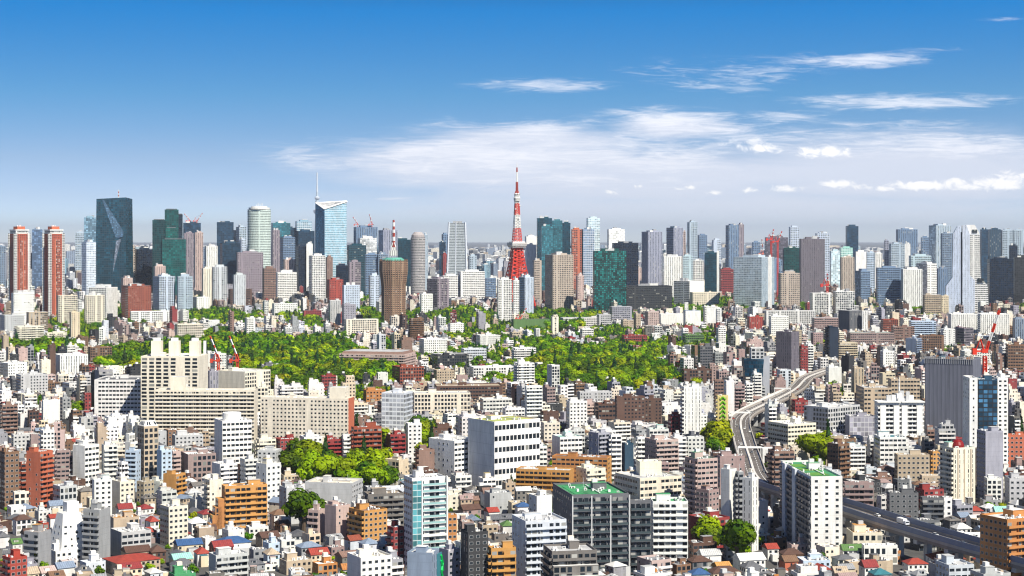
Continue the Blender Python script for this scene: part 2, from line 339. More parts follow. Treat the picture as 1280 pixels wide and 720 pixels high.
def parts_of(b, lod):
    """list of (part name, rows) in the building's own frame; lod 0 = close, 1 = middle, 2 = far"""
    hx, hy, h, wc, tc = b['hx'], b['hy'], b['h'], b['wc'], b['tc']; fl = b['fl']; P = []
    A, Bm = STY[b['A']], STY[b['B']]
    if lod > 0 and b.get('punchmesh'): pass
    if b.get('geo'): A, Bm = ('blank' if b['A'] in 'ps' else A), ('blank' if b['B'] in 'ps' else Bm)
    bay_, fl_ = b.get('bay', 3.0), fl
    if b['d'] > 3000: bay_ = max(bay_, b['d']/F*2.3); fl_ = max(fl, b['d']/F*2.2)
    P.append(('wall', [box(0, 0, 0, h, hx, hy, 0, A, Bm, 'roof', wc, tc, bay_, fl_)]))
    if b.get('pitch'):
        rh = b['rh']; e = .45
        if b['pitch'] == 'hip': tx, ty = (max(.02, 1-hy/hx*.95), .03) if hx >= hy else (.03, max(.02, 1-hx/hy*.95))
        else: tx, ty = (.98, .03) if b['pitch'] == 'gx' else (.03, .98)
        P.append(('roof', [box(0, 0, h-.1, h+.08, hx+e, hy+e, 0, 'plain', None, 'tile', tc, tc), box(0, 0, h+.08, h+rh, hx+e-.02, hy+e-.02, 0, 'tile', None, 'tile', tc, tc, 1.0, 1.0, tx, ty)]))
        if lod < 2 and rnd.random() < .7:
            ea = rnd.uniform(1.2, 2.2); P.append(('annex', [box(rnd.uniform(-.4, .4)*hx, -hy-ea, 0, rnd.uniform(2.4, h-.6), hx*rnd.uniform(.3, .6), ea-.01, 0, 'plain', None, rnd.choice(('roof', 'tile')), rnd.choice((wc, 'w', 'l', 'c')), rnd.choice('WwlgdT'))]))
        if lod == 0 and rnd.random() < .35: P.append(('dormer', [box(rnd.uniform(-.3, .3)*hx, -hy*.45, h+.1, h+rh*.75, 1.1, 1.3, 0, 'big', 'plain', 'tile', wc, tc, 2.2, 2)]))
        return P
    ph = 1.0 if h > 8 else .6
    sb = b.get('setback')
    if sb:      # a smaller top storey or two behind a terrace
        q, side, up = sb; ux_, uy_ = (hx*q*.5*side, hy*q*.5); uh = up*fl
        P.append(('roof', [box(0, 0, h+.003, h+.1, hx-.35, hy-.35, 0, 'plain', None, 'roof', tc, tc)]+rim(hx, hy, h+.002, 1.0, .25, C3(wc))))
        P.append(('upper_storey', [box(ux_, uy_, h+.11, h+uh, hx*(1-q*.5)-.4, hy*(1-q*.5)-.4, 0, A, Bm, 'roof', wc, tc, bay_, fl_)]+rim(hx*(1-q*.5)-.4, hy*(1-q*.5)-.4, h+uh+.002, .7, .25, C3(wc), ux_, uy_)))
        hs = h; h = h+uh; hx, hy = hx*(1-q*.5)-.6, hy*(1-q*.5)-.6; ph = .7; OX_, OY_ = ux_, uy_
    else:
        OX_ = OY_ = 0
    if sb: pass
    elif lod < 2: P.append(('roof', [box(0, 0, h+.003, h+.12, hx-.35, hy-.35, 0, 'plain', None, 'roof', tc, tc)]+rim(hx, hy, h+.002, ph, .3, C3(wc))))
    else: P.append(('roof', [box(0, 0, h+.003, h+ph, hx-.02, hy-.02, 0, 'plain', None, 'roof', wc, tc)]))
    if b.get('pent', 1) and min(hx, hy) > 3.0 and (b.get('manual') or rnd.random() < .72):
        px, py = rnd.choice((-1, 1))*hx*rnd.uniform(.1, .5), rnd.uniform(.0, .5)*hy
        w, d = min(hx*.4, rnd.uniform(1.8, 4.5)), min(hy*.4, rnd.uniform(1.6, 3.5)); q = rnd.uniform(2.4, 3.6)*(1.6 if h > 70 else 1)
        if h > 70: w, d = hx*.55, hy*.55; px = py = 0
        px += OX_; py += OY_
        P.append(('penthouse', [box(px, py, h+.1, h+q, w, d, 0, 'plain', None, 'roof', wc, tc), box(px, py, h+q+.002, h+q+.25, w+.15, d+.15, 0, 'plain', None, 'roof', wc, tc)]))
        if lod < 2 and rnd.random() < .5: P.append(('water_tank', [box(px*.6, py+d*.2, h+q+.27, h+q+2.0, min(w*.6, 1.3), min(d*.6, 1.0), 0, 'paint', None, 'paint', rnd.choice('WwCl'))]))
    if lod < 2:
        na = min(12, int(hx*hy/9)+2) if lod == 0 else min(7, int(hx*hy/20)+1)
        for _ in range(na):
            ax, ay = OX_+rnd.uniform(-.8, .8)*hx, OY_+rnd.uniform(-.8, .8)*hy; s = rnd.uniform(.4, .9)
            P.append(('air_conditioner', [box(ax, ay, h+.13, h+.13+rnd.uniform(.7, 1.5), s*rnd.uniform(.8, 1.8), s*.7, 0, 'paint', None, 'paint', rnd.choice('WwWlgdbo'))]))
        if lod == 0 and rnd.random() < .5:
            q = rnd.uniform(-.6, .6)*hx+OX_; P.append(('pipe_rack', [box(q, OY_, h+.5, h+.8, .25, hy*.7, 0, 'paint', None, 'paint', rnd.choice('lgW')), box(q, OY_-hy*.6, h+.13, h+.49, .2, .1, 0, 'paint', None, 'paint', 'g'), box(q, OY_+hy*.6, h+.13, h+.49, .2, .1, 0, 'paint', None, 'paint', 'g')]))
        if lod == 0 and rnd.random() < .55:
            q, q2 = rnd.uniform(-.7, .7)*hx+OX_, rnd.uniform(-.6, .6)*hy+OY_; P.append(('antenna', [box(q, q2, h+.13, h+rnd.uniform(3, 5.5), .06, .06, 0, 'paint', None, 'paint', 'l'), box(q, q2, h+2.6, h+2.7, .7, .05, .6, 'paint', None, 'paint', 'l')]))
    if lod == 2 and h > 60:
        for _ in range(3): P.append(('machine_room', [box(rnd.uniform(-.5, .5)*hx, rnd.uniform(-.5, .5)*hy, h+1, h+rnd.uniform(3, 8), hx*.2, hy*.2, 0, 'plain', None, 'roof', rnd.choice('wlg'))]))
    return P
def balcony_rows(L, axis, hx, hy, c, deep=1.25, bays=None, glass=False, solid=True):
    """one storey's balcony: slab, parapet, party walls; face at -y (axis 0) or -x (axis 1)"""
    out = []; hl = L; c2 = C3(c)
    def bx(a0, a1, d0, d1, z0, z1, col, m='plain'):
        if axis == 0: return box((a0+a1)/2, -hy-(d0+d1)/2, z0, z1, (a1-a0)/2, (d1-d0)/2, 0, m, None, m, col)
        return box(-hx-(d0+d1)/2, (a0+a1)/2, z0, z1, (d1-d0)/2, (a1-a0)/2, 0, m, None, m, col)
    out.append(bx(-hl, hl, .003, deep, -.12, .1, c2))
    out.append(bx(-hl, hl, deep-.12, deep+.02, .1, 1.15, ((.05, .07, .08) if glass == 1 else (.28, .46, .46)) if glass else c2, 'paint'))
    n = bays or max(1, round(2*hl/6.2))
    for i in range(n+1):
        a = -hl+.07+(2*hl-.14)*i/n; out.append(bx(a-.06, a+.06, .003, deep-.13, .1, 2.6 if 0 < i < n else 1.15, c2))
    return out
WINM = None
def window_mesh():
    global WINM
    if WINM is None:
        WINM = mesh_rows('window', [box(0, -.04, -.5, .5, .5, .04, 0, 'paint', None, 'paint', 'l'), box(0, -.085, -.45, .45, .44, .004, 0, 'pane', None, 'pane', 'k', bay=.5, fl=1.0)])
    return WINM
UNIT = {}
def unit(name):
    if name not in UNIT:
        if name == 'air_conditioner': rows = [box(0, 0, 0, 1, .5, .5, 0, 'paint', None, 'paint', 'W'), box(0, -.505, .15, .85, .32, .005, 0, 'plain', None, 'plain', 'd'), box(0, 0, 1.0, 1.02, .3, .3, 0, 'plain', None, 'plain', 'g')]
        UNIT[name] = mesh_rows(name, rows)
    return UNIT[name]
REC = []        # everything that wants an automatic label
def put_building(b, lod, kind=None, label=None, group=None):
    n = b['n']; kind = kind or b['kind']
    cat = {'skyscraper': 'skyscraper', 'apartment_building': 'apartment building', 'office_building': 'office building', 'house': 'house'}[kind]
    root = thing(kind, label, cat, (b['x'], b['y'], 0), b['ang'], group)
    nwin = 0
    near = lod == 0 and b['d'] < 1400
    cnt_ = sum(b['n']*max(1, round(2*(b['hx'] if f_ == 'A' else b['hy'])/(3.1 if b[f_] == 'p' else 4.5))) for f_ in 'AB' if b[f_] in 'ps')
    geo = near and cnt_ < 130 and (b['A'] in 'ps' or b['B'] in 'ps') and not b.get('pitch') and b['h'] > 9
    b['geo'] = geo
    acs = 0
    for nm, rows in parts_of(b, lod):
        if nm == 'air_conditioner':
            acs += 1
            if acs > 5 and lod == 0 and not b.get('manual'): continue
            r = rows[0]; link(nm, unit(nm), root, (r[0], r[1], r[2]), (0, 0, rnd.choice((0, R(90)))), (r[4]*2, r[5]*2, r[3]-r[2])); continue
        link(nm, mesh_rows(nm, rows), root)
    hx, hy, h, fl = b['hx'], b['hy'], b['h'], b['fl']
    if b['d'] < (2700 if b.get('manual') else 1700) and not b.get('pitch'):
        for face, st in (('A', b['A']), ('B', b['B'])):
            if st != 'c': continue
            L = (hx if face == 'A' else hy)-.15
            me = mesh_rows('balcony', balcony_rows(L, 0 if face == 'A' else 1, hx, hy, b.get('bc', b['wc']), glass=b.get('bg', False)))
            for k in range(1, n): link('balcony', me, root, (0, 0, k*fl))
    if geo:
        wm = window_mesh()
        for face, st in (('A', b['A']), ('B', b['B'])):
            if st not in 'ps': continue
            L = hx if face == 'A' else hy; nb = max(1, round(2*L/(3.1 if st == 'p' else 4.5)))
            if b.get('nb'+face): nb = b['nb'+face]
            for k in range(n):
                for i in range(nb):
                    if nwin >= 99: break
                    if st == 's' and rnd.random() < .35: continue
                    a = -L+(i+.5)*2*L/nb; w = (1.7 if st == 'p' else 1.1); z = k*fl+1.75; nwin += 1
                    if face == 'A': link('window', wm, root, (a, -hy-.002, z), None, (w, 1, 1.35))
                    else: link('window', wm, root, (-hx-.002, a, z), (0, 0, -R(90)), (w, 1, 1.35))
    return root
# ---------------------------------------------------------------- the buildings one can name, read from the photograph
# left edge, near corner, right edge, roof row at the near corner, ground row | left style, right style, wall, roof | options

def jit(c, k=.12):
    v = rnd.uniform(1-k*1.6, 1+k*.35); return tuple(min(.82, x*v*rnd.uniform(1-k*.25, 1+k*.25)) for x in C3(c))
MAN = []        # protected screen rectangles: px0, px1, yt, yb, d
ANCH = []       # (px, py, phrase)
def solve_plan(xl, xc, xr, d, tdeg=None, dep=None):
    u0, u1, u2 = ux(xl), ux(xc), ux(xr); phi = math.atan(u1); wl, wr = max(0, xc-xl), xr-xc
    if tdeg is None: tdeg = 0 if wl < .5 else min(78, max(13, math.degrees(math.atan2(wl, wr))))
    th = R(tdeg)-phi; c, s = math.cos(th), math.sin(th); X, Y = u1*d, d
    La = max(2, (u2*Y-X)/(c-u2*s)) if (c-u2*s) > .08 else 12
    Lb = (X-u0*Y)/(s+u0*c) if wl >= .5 and (s+u0*c) > .05 else None
    if dep: 
        if tdeg > 60: La = dep
        else: Lb = dep
    if Lb is None: Lb = min(La, 30) if La > 14 else La
    Lb = max(4, min(Lb, 160)); La = max(3, min(La, 260))
    cx = X+c*La/2-s*Lb/2; cy = Y+s*La/2+c*Lb/2
    return cx, cy, La/2, Lb/2, th
SKYC = dict(l=(.38,.47,.56), g=(.18,.25,.35), P=(.26,.22,.26), d=(.07,.09,.13), w=(.58,.62,.66), u=(.15,.23,.36), b=(.45,.38,.32), M=(.30,.32,.42), H=(.50,.58,.70))  # bluer walls for far towers: the blue of their shaded sides is in the colour
def look(b):
    rc = CNAME[b['tc']] if isinstance(b['tc'], str) else None
    s = f"{CNAME[b['wc']]} " if CNAME[b['wc']].find('glass') < 0 else f"{CNAME[b['wc']].replace(' glass','')} glassy "
    k = {'skyscraper': 'skyscraper', 'apartment_building': 'apartment block', 'office_building': 'office block', 'house': 'house'}[b['kind']]
    if b['kind'] == 'skyscraper': return s+k
    if b['kind'] == 'house': return f"{s}house with {rc} {'pitched' if b.get('pitch') else 'flat'} roof"
    return f"{s}{storeys(b['n'])} {k}"+(f" with {rc} roof" if rc and b['tc'] not in 'lwWgCcd' else '')
def add_spec(line):
    body, _, lab = line.partition('|'); anchor = None
    if '@' in body or '@' in lab:
        if '@' in lab: lab, _, anchor = lab.partition('@')
        else: body, _, anchor = body.partition('@')
        anchor = anchor.strip() or None
    t = body.split(); xl, xc, xr, yt, yb = map(float, t[:5]); Bs, As, wc, tc = t[5:9]; opt = dict(o.split('=') for o in t[9:])
    if xc <= 0 and xl <= 0: xl, xc = -12, -10
    d = gd(yb); h = zat(yt, d)
    cx, cy, hx, hy, th = solve_plan(xl, xc, xr, d, float(opt['t']) if 't' in opt else None, float(opt['d']) if 'd' in opt else None)
    if h > 62: kind = 'skyscraper'
    elif 'c' in (As, Bs) or 'p' in (As, Bs): kind = 'apartment_building'
    else: kind = 'office_building'
    fl0 = 4.0 if h > 90 else (3.6 if kind == 'office_building' else 3.05)
    n = int(opt['n']) if 'n' in opt else max(2, round(h/fl0)); fl = h/n
    b = dict(x=cx, y=cy, hx=hx, hy=hy, ang=th, h=h, n=n, fl=fl, A=As, B=Bs, wc=wc, tc=tc, kind=kind, d=d, bay=float(opt.get('bay', 3.0 if h < 90 else 4.0)), bg=int(opt.get('bg', 0)), nbA=int(opt.get('na', 0)), nbB=int(opt.get('nb', 0)), manual=1, pent=0 if opt.get('pent') == '0' else 1)
    if 'bc' in opt: b['bc'] = opt['bc']
    lk_ = look(b)
    if kind != 'skyscraper': b['wc'] = jit(wc, .06)
    if As == 'n': b['wc'] = (.15, .16, .205)
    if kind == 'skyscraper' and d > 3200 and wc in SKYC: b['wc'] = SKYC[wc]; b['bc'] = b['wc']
    lod = 0 if d < 1500 else (1 if d < 2800 else 2)
    lab = lab.strip() or None
    root = put_building(b, lod, None, lab)
    occ_mark(cx, cy, hx, hy, th); MAN.append((xl, xr, yt, yb, d))
    root['_d'] = 0; del root['_d']
    px, py = (xl+xr)/2, min((yt+yb)/2, yt+60)
    if anchor: ANCH.append((px, yb if yb > 420 else yt+20, anchor))
    if not lab: REC.append((root, lk_, px, yb, d, b['kind']))
    return root, b
SPEC = """0 0 7 308 372 f f g l
40 40 53 287 374 f g u l | @
94 94 106 291 362 w f l l
105 105 120 272 371 g g s l
102 108 120 303 384 G G H l |slim pale glass block with slanted shoulder at the foot of the dark faceted tower
160 160 169 308 378 w q b l
169 171 192 312 378 g g v d
229 229 251 279 370 g g V d
230 230 243 292 374 v v P l
244 244 254 291 374 v v p l
254 254 271 310 366 f f u l
271 271 292 278 368 g g V l
279 279 295 288 366 g g v l
295 299 308 284 367 f f l l
256 258 272 308 378 v v W l
275 278 300 304 377 g g V d
295 297 329 316 384 p p P l t=15
298 302 308 300 374 g f H l
71 73 97 370 411 q q C b
105 107 131 370 412 q q C b
111 133 147 360 406 q v W l
14 17 43 367 416 p p W W n=15
192 194 207 333 390 v v p W
191 199 219 346 398 p q H l
221 223 241 346 398 f f l l
252 254 265 336 392 v v C l
265 267 284 334 390 q q w l
291 293 307 344 392 v v w E
286 288 315 362 390 b b N z d=20
151 154 166 348 398 v v p l
162 164 236 390 409 q q W W d=18 t=8
339 341 363 279 366 g g T l
351 353 370 285 365 g g V l
339 341 350 288 368 v v P l
369 371 390 277 365 G G s l
370 373 393 289 366 g g V l
350 354 369 297 374 b b u l
370 373 385 308 376 g g v W
383 383 391 305 376 w w W W
386 390 407 320 388 b q W l |white tower block with dark left side and pale window grid left of the wing-topped tower
407 409 416 322 387 b v z l
345 347 371 341 386 w b W W d=25
354 356 369 325 382 v v p l
328 330 345 336 388 b b z d
435 437 451 328 378 q q P l
420 420 435 332 386 g g v l
434 436 458 307 376 b b t d
442 445 472 284 370 g v u d
447 450 471 298 375 w g W W |dark glass tower with white frame under two roof cranes
473 479 497 288 371 g v M l
492 492 514 300 370 g g t l
456 457 473 318 378 b b u l
471 473 485 318 378 f f g l
529 530 535 294 372 v v l l
552 554 560 293 366 f f u l
549 549 557 303 370 g g V l
552 554 559 318 375 v v x x
585 587 596 320 374 f f l l
574 576 606 340 384 q b W W d=35
606 607 620 348 383 b b u l
552 554 574 345 384 b b W l
534 547 561 349 395 q q P l
428 430 450 357 397 p p H l
409 412 429 350 393 p p R x
461 463 474 345 393 b b H W
411 413 426 376 412 v v l W
427 430 445 381 413 p p M l
621 623 640 350 409 g q W l
641 642 649 351 411 b b W l
648 656 667 347 402 b v H W
525 527 541 368 401 p p W W
656 658 671 296 371 w w W W
667 669 681 335 375 b b u l
671 672 690 273 372 g g t l
690 690 703 276 371 g g T l
703 703 713 279 371 g g t l
676 677 691 283 378 g g T l |teal glass slab standing in front of the dark teal tower cluster
714 715 727 287 373 q q h b
727 729 743 287 373 b G u l
733 735 750 273 366 G G S W
759 761 781 287 368 w T W W
765 767 798 304 373 g g v d
802 810 828 290 377 v v M l
833 842 854 285 371 b v M T
854 854 857 290 365 f f p l
859 862 872 278 365 f f l l
857 858 861 310 362 w w l l
872 874 884 294 362 f f u l
890 892 901 300 357 f f H l
907 911 924 282 373 b v u d
922 924 930 281 368 v v P d
940 941 950 303 358 f f u l
666 668 677 326 388 b b b l
681 691 717 319 396 f f b l |beige apartment tower with dark shaded left side standing right of the lattice tower @the beige tower
741 743 783 314 398 x x e k |dark green glass residential tower with a dense grid of small bright panes @the green tower
782 784 840 358 397 b b k k t=10 d=60
720 722 730 345 388 p p p W
827 830 853 321 379 T v W W
835 838 852 335 378 v v M l
881 881 896 316 380 g g t l
896 896 899 314 380 w w W W
866 867 880 326 378 q q W W
852 854 866 320 376 f f S l
899 901 918 337 377 b b x d d=30
917 952 968 322 393 G v l W t=62 |broad pale grey glass slab with a white right end @the broad glass slab
842 862 880 352 389 b w W W
862 866 899 366 390 w p C C d=30
752 755 762 360 395 v v H l
762 765 790 384 408 b b M l
824 826 860 393 412 p w W W d=20
880 883 896 385 412 b w W W
896 896 902 386 412 b b W W
956 958 985 297 374 g g m x
986 988 999 284 362 f f H l
978 980 999 310 374 g g e l
999 1001 1031 299 387 i i m d |near-black slab tower standing right of the green glass tower @the black tower
1019 1021 1037 292 366 f f H l
960 960 965 322 398 w w W W
965 966 978 325 376 g f u l
973 976 1000 342 397 b f b l
1037 1039 1050 314 374 T T S l
1049 1051 1066 310 371 T G q l
1050 1052 1068 322 390 v v b l |slim tan apartment tower right of the black slab tower
1057 1059 1073 283 365 g g V l
1069 1070 1083 315 374 v w W W
1083 1084 1093 316 376 b b B l
1093 1094 1103 317 371 w v W W
1069 1076 1088 339 386 g b u l
1105 1106 1111 301 365 f f M l
1111 1114 1131 305 373 b f l l
1120 1123 1147 287 366 v v u l
1131 1131 1138 305 370 w w W W
1095 1097 1127 335 391 b b u l
1126 1129 1153 337 392 v v W l
1136 1139 1164 320 374 b b S W
1145 1159 1171 330 386 g b W l t=45
1151 1152 1161 297 366 f f u l
1161 1170 1189 282 371 g v l l
1176 1178 1192 292 374 f f g l
1171 1173 1185 336 388 v v u l
1225 1227 1235 287 368 g g V l
1235 1237 1251 287 368 g v V l
1251 1253 1266 288 368 v f l l
1266 1267 1279 288 368 v f l l
1261 1262 1272 307 372 g g v l
1234 1237 1267 324 392 g g v k |wide navy glass block right of the white A-shaped tower
1266 1268 1290 322 388 g g k k
1012 1016 1040 367 404 c c W W |left one of the twin white apartment towers behind the treetops
1041 1045 1068 365 404 c c W W |right one of the twin white apartment towers behind the treetops @the twin white towers
955 958 1020 389 414 q q W l t=10 d=20
1153 1156 1176 369 403 b b b l
1176 1177 1186 370 402 p p c l
33 36 60 391 424 c c b l
18 22 55 409 442 c c C l
56 59 84 417 438 c c C E
87 89 100 391 432 p p c y |slender cream tower with narrow front rising from the trees @the cream tower
110 113 140 435 466 p q n l
68 75 110 445 478 w v W w
104 106 114 493 522 p p x l
52 54 75 502 537 w w W W
0 3 22 508 556 c c z l
152 160 189 358 406 b p r d |red and dark stepped apartment building with black side wings @the red block
176 248 260 447 545 q w C W t=76 bay=6 |tall cream office block with deep window grid and three rooftop towers @the cream office
118 181 194 476 538 b w W d t=78 |white office building with blue glass bands and dark flat roof @the banded office
194 318 322 489 556 c w C l t=80 d=14 |long cream apartment slab with dense balcony rows facing the camera @the long slab
326 435 456 500 575 p p C w t=74 d=16 |long pale cream hotel block with small square windows and orange right end @the long hotel
273 306 338 466 520 w q C w
320 322 335 485 530 q q C l
260 262 273 465 520 v v M d
220 222 254 406 434 q q C l d=18
424 505 538 444 474 c c p z t=74 d=50 |long low courtyard apartment building with reddish tiled roof @the courtyard block
524 530 559 425 452 p p W W
541 547 586 445 466 q q k d d=20
575 580 608 437 457 b b H l d=18
490 500 530 460 488 q q r r
454 458 482 489 510 p p o b
477 505 516 493 560 G q H W t=70 |pale office tower with teal glass front and white grid side @the teal-front tower
516 518 588 493 528 q q C l d=22 t=4 |long cream office block with black square windows right of the teal-front tower
540 546 628 484 506 b b N b t=5 d=30
587 592 645 460 478 p q W W
348 352 379 484 512 c c W l
320 326 364 458 480 w w d d
395 399 415 443 458 p p C l
511 514 530 399 430 c c n l
430 433 473 400 424 q q C l
378 380 402 389 404 b b x d
416 418 440 392 410 p p R x
570 571 585 470 482 w w P P
542 546 568 464 484 p p b b
656 658 678 484 548 w c W l
708 712 734 503 548 p p W W
769 771 806 497 542 p p N n
804 806 827 500 538 p p N z
744 748 779 506 534 b b N r
852 855 877 485 558 c i W l |white and black striped apartment tower with narrow dark window slot beside the motorway
895 897 910 496 548 c i y Y |yellow-green tower with lime leaf pattern strip beside the motorway bend @the lime tower
905 908 918 477 520 b w W W
852 855 890 463 488 b q N z
917 919 931 482 516 c c P l
930 933 941 480 512 c c W l
940 943 952 468 506 c c W l |white stepped block with black balconies left of the blue wedge building
722 725 765 491 510 w p l l
835 839 858 521 556 p q x z
792 795 801 393 416 p p b l
776 779 792 401 417 p p b l
806 810 824 390 415 p p p l
746 749 764 394 415 b b l l
777 780 809 420 436 b b x d
853 857 880 419 437 b b E E
854 857 876 389 415 q w W a
640 642 687 400 416 w w E d d=18
934 937 954 397 418 v v R x
879 881 896 384 412 c b W W
961 964 986 396 428 p p W l
970 989 999 416 482 i i m l t=60 |dark purple tower block with blank ribbed front above the motorway @the purple tower
999 1002 1010 434 478 c p x z
1008 1010 1017 432 475 c c W l
1031 1037 1048 410 462 c w v l
1048 1062 1077 389 424 w v d l
1077 1078 1085 389 424 v v W W
1015 1018 1048 398 420 b b P l
1061 1063 1118 417 438 b b P q d=24 |long low building with pale mint-green flat roof
1101 1104 1123 400 424 q q r x
1114 1117 1143 409 434 b b z d
1136 1139 1170 402 430 b c B l
1132 1145 1152 424 452 w c u W
1148 1150 1180 420 448 b q n b
1176 1180 1194 412 440 c p W l
1192 1205 1217 411 440 b b m x
1185 1189 1222 393 428 v v W W
1222 1226 1262 393 430 c v W W
1257 1260 1295 432 478 b b n x
1266 1269 1290 399 436 v v u l
1052 1061 1068 446 476 w w k l
1047 1050 1072 429 458 c c c l
1032 1036 1052 460 490 p w W W
1064 1068 1080 461 506 s v b l
1075 1080 1115 486 535 b b b l d=30 |grey-tan office block with ribbon windows in front of a curved twin block
1110 1114 1150 475 520 b b b z
1056 1062 1095 522 558 w T M d
1093 1097 1155 505 566 p c W C n=11 |white apartment tower with jutting white roofs, balconies and rooftop equipment @the white winged tower
1156 1216 1226 451 563 n n m Z t=78 |tall building wrapped in dark grey scaffold netting beside a red crane @the netted tower
1211 1212 1222 474 600 s s W W d=20
1222 1223 1247 476 600 x x V W d=20 |dark blue glass tower standing between two narrow white towers right of the netted tower
1221 1232 1254 541 625 p w M l |pinkish-grey slab tower with nearly blank front beneath the netted tower
1175 1192 1219 562 635 c i C q |cream tower with tall vertical strips and white balconies on its left side @the striped tower
1034 1048 1062 557 604 b c n z |round-cornered dark brown tiled apartment tower left of the red-roofed lanes
1054 1056 1092 605 646 c c P l t=10
976 1014 1053 598 700 c p W G t=15 n=13 na=3 bc=d |white apartment tower with bright green rooftop strips and three window columns @the green-roofed tower
960 968 993 566 640 c c z l
1108 1112 1148 618 662 p p d d |charcoal grey apartment building behind the expressway
1150 1153 1180 624 662 p c d k
1172 1175 1190 624 660 c p W l
1225 1259 1295 652 745 p c o W |orange-brown tiled apartment building in the bottom right corner @the corner building
1058 1066 1103 668 697 w q C O
1077 1080 1122 684 706 q q W W
1005 1035 1075 511 556 q q l W t=50
960 985 1020 532 572 b b C W
989 994 1010 502 528 p p x r
691 715 786 621 722 s c d G t=14 n=11 bg=1 |charcoal apartment building with glassy balcony grid and green roof patches @the charcoal block
786 788 814 628 716 w c d l bg=1 n=9
814 816 860 629 708 w c W G d=14 t=6 |white apartment building with cream balconies and green roof joined to charcoal block
640 657 708 654 738 s c H l |bluish white stepped apartment building with white balconies, bottom centre @the blue-white block
679 690 746 692 765 c c Z l |dark terraced apartment building with planted balconies at the bottom edge
661 671 690 622 664 s w W W n=6
690 759 773 574 612 b p o z t=78 d=12 |long ochre apartment building with brown upper floor seen lengthwise
645 712 722 590 620 c w O l t=78 d=13
720 733 757 588 620 s c C C
769 800 852 600 640 b b C l
795 800 827 579 634 w w C C pent=0
736 748 762 543 604 s c M W
762 764 777 545 604 c c W k
777 781 792 556 602 s w V d
795 797 807 548 594 c c W m
806 820 848 552 604 p c p W
820 822 836 580 612 c c P l
856 872 897 576 648 c b p G |pinkish grey apartment block with dark ribbon windows and green roof edge
896 900 931 572 632 p s P l
870 886 899 615 656 p p P n
901 912 921 589 682 w w W W |white slab tower with shaded recess, left half of a tall white pair
921 923 928 592 682 c c g l
928 940 948 600 690 i i W W |white slim tower with single column of small windows @the slim white tower
860 882 912 651 693 w c x l
904 908 936 674 700 p p l l
505 515 557 600 712 p c W l t=20 n=14 bg=2 |tall white-framed tower with pale teal glass balconies, bottom centre @the glass balcony tower
536 568 602 553 606 s b W w t=42 |low wing of the white hospital with blue shaded side
585 618 675 529 612 w b W y t=35 n=6 |large white hospital block with ribbon windows and yellow-green roof @the hospital
598 604 620 600 618 w b W y
381 440 450 606 638 w p l C t=72 d=22 |long grey school block with cream flat roof beside the treetops
436 455 484 641 688 c p O z |ochre tiled apartment building with dark stepped left side @the ochre block
454 460 505 620 666 c c Z b
385 398 406 640 678 c w p p
406 420 438 635 682 w s p p
349 358 380 612 656 s s l l
320 333 351 582 640 s p W y n=8
318 320 334 612 650 w p o l
434 451 490 700 752 w p W C |white concrete apartment building with rooftop terrace and irregular windows, bottom edge
509 540 549 694 762 w i u w |blue-grey building carrying a green zigzag sign on its right edge @the zigzag sign building
549 560 575 690 745 w p M l
576 585 610 668 750 i p k d |charcoal slim tower with pale grey right side at the bottom edge @the charcoal slim tower
610 614 645 688 750 c c O b |orange framed apartment building with brown rooftop frame, bottom edge
484 492 505 662 708 c p x d
557 560 571 646 690 p p o l
439 442 477 536 592 c c r x |red-brown apartment building with orange balcony bands behind the treetops @the red-brown block
481 488 507 545 582 w c x r
507 510 527 531 578 w p W l
405 409 427 551 586 b c x r
427 429 438 545 586 w c W E
375 380 403 548 592 p p W l
367 369 376 555 590 p p o l
343 350 371 551 592 p p x r
320 324 345 551 592 c c C l
0 6 24 567 638 p p n z |dark chestnut tiled tower at the left edge @the chestnut tower
24 26 33 580 628 c c r d
33 50 66 567 640 s c h r |bright brick orange apartment tower with stepped top @the orange tower
69 71 87 565 615 c b P d
91 106 124 559 614 w b W W |white office tower with blank left side wall left of a grey block
127 130 147 558 612 w c w l
157 170 176 565 615 c s B l
172 180 198 535 612 q q b W |grey-tan tower with large square windows and domed glass top @the square-window tower
196 202 215 565 616 w p B l
213 216 226 566 604 c c p l
226 235 270 570 606 w q P W
265 275 297 582 615 w c W l
268 278 315 528 594 w b W W |white office tower with round rooftop drum and ribbon windows @the drum-topped office
277 281 334 610 668 s c O l |orange stepped terrace apartment building with solar panels on its roof @the orange terraces
255 262 279 602 648 c s C w
200 211 235 636 684 b p C l
104 124 138 640 706 c w g Z |grey concrete tower with external stairs right of the white cone-like building @the concrete tower
136 142 174 650 690 w q b O
138 152 189 668 700 w b l W
30 48 64 668 714 c w g O |ochre apartment building with metal balconies on its left
3 13 34 700 738 c p R R
261 270 310 697 728 w c l W t=20 |low grey block with white roof and glazed balconies, bottom left
147 152 160 580 622 c c W l
66 75 96 610 642 b q l H
115 118 140 602 645 w p W T
140 150 168 604 636 w p C W
16 18 46 617 640 w q C l
204 220 232 595 624 w c O l
300 306 322 576 616 p c w l
322 345 352 565 596 p p l l
215 219 254 546 566 w p l W
14 17 47 545 570 p p l b
50 54 68 540 585 c p W W
1056 1062 1082 560 596 p c W T
1092 1100 1133 548 590 b b W T |white block with teal glass strips above the red-roofed lanes
1118 1122 1162 570 606 q p b W
1160 1166 1175 566 598 c p O l
1254 1257 1290 545 590 q p h n
1256 1262 1290 600 640 s p l l
1230 1234 1252 600 630 p q W W
1200 1205 1250 500 540 p b H W
1120 1124 1152 560 590 b p w l
690 700 728 548 580 w b W q
650 654 684 560 590 w b W q |low white school building with mint green roof terraces
738 742 770 540 575 c c W l
808 812 836 538 570 w b w q
676 680 700 530 560 p p C l
838 842 858 548 590 c c W l
858 860 880 548 584 c p w W
866 870 884 520 556 p p W k
600 604 640 500 524 b b w W
628 632 656 512 540 p b W l
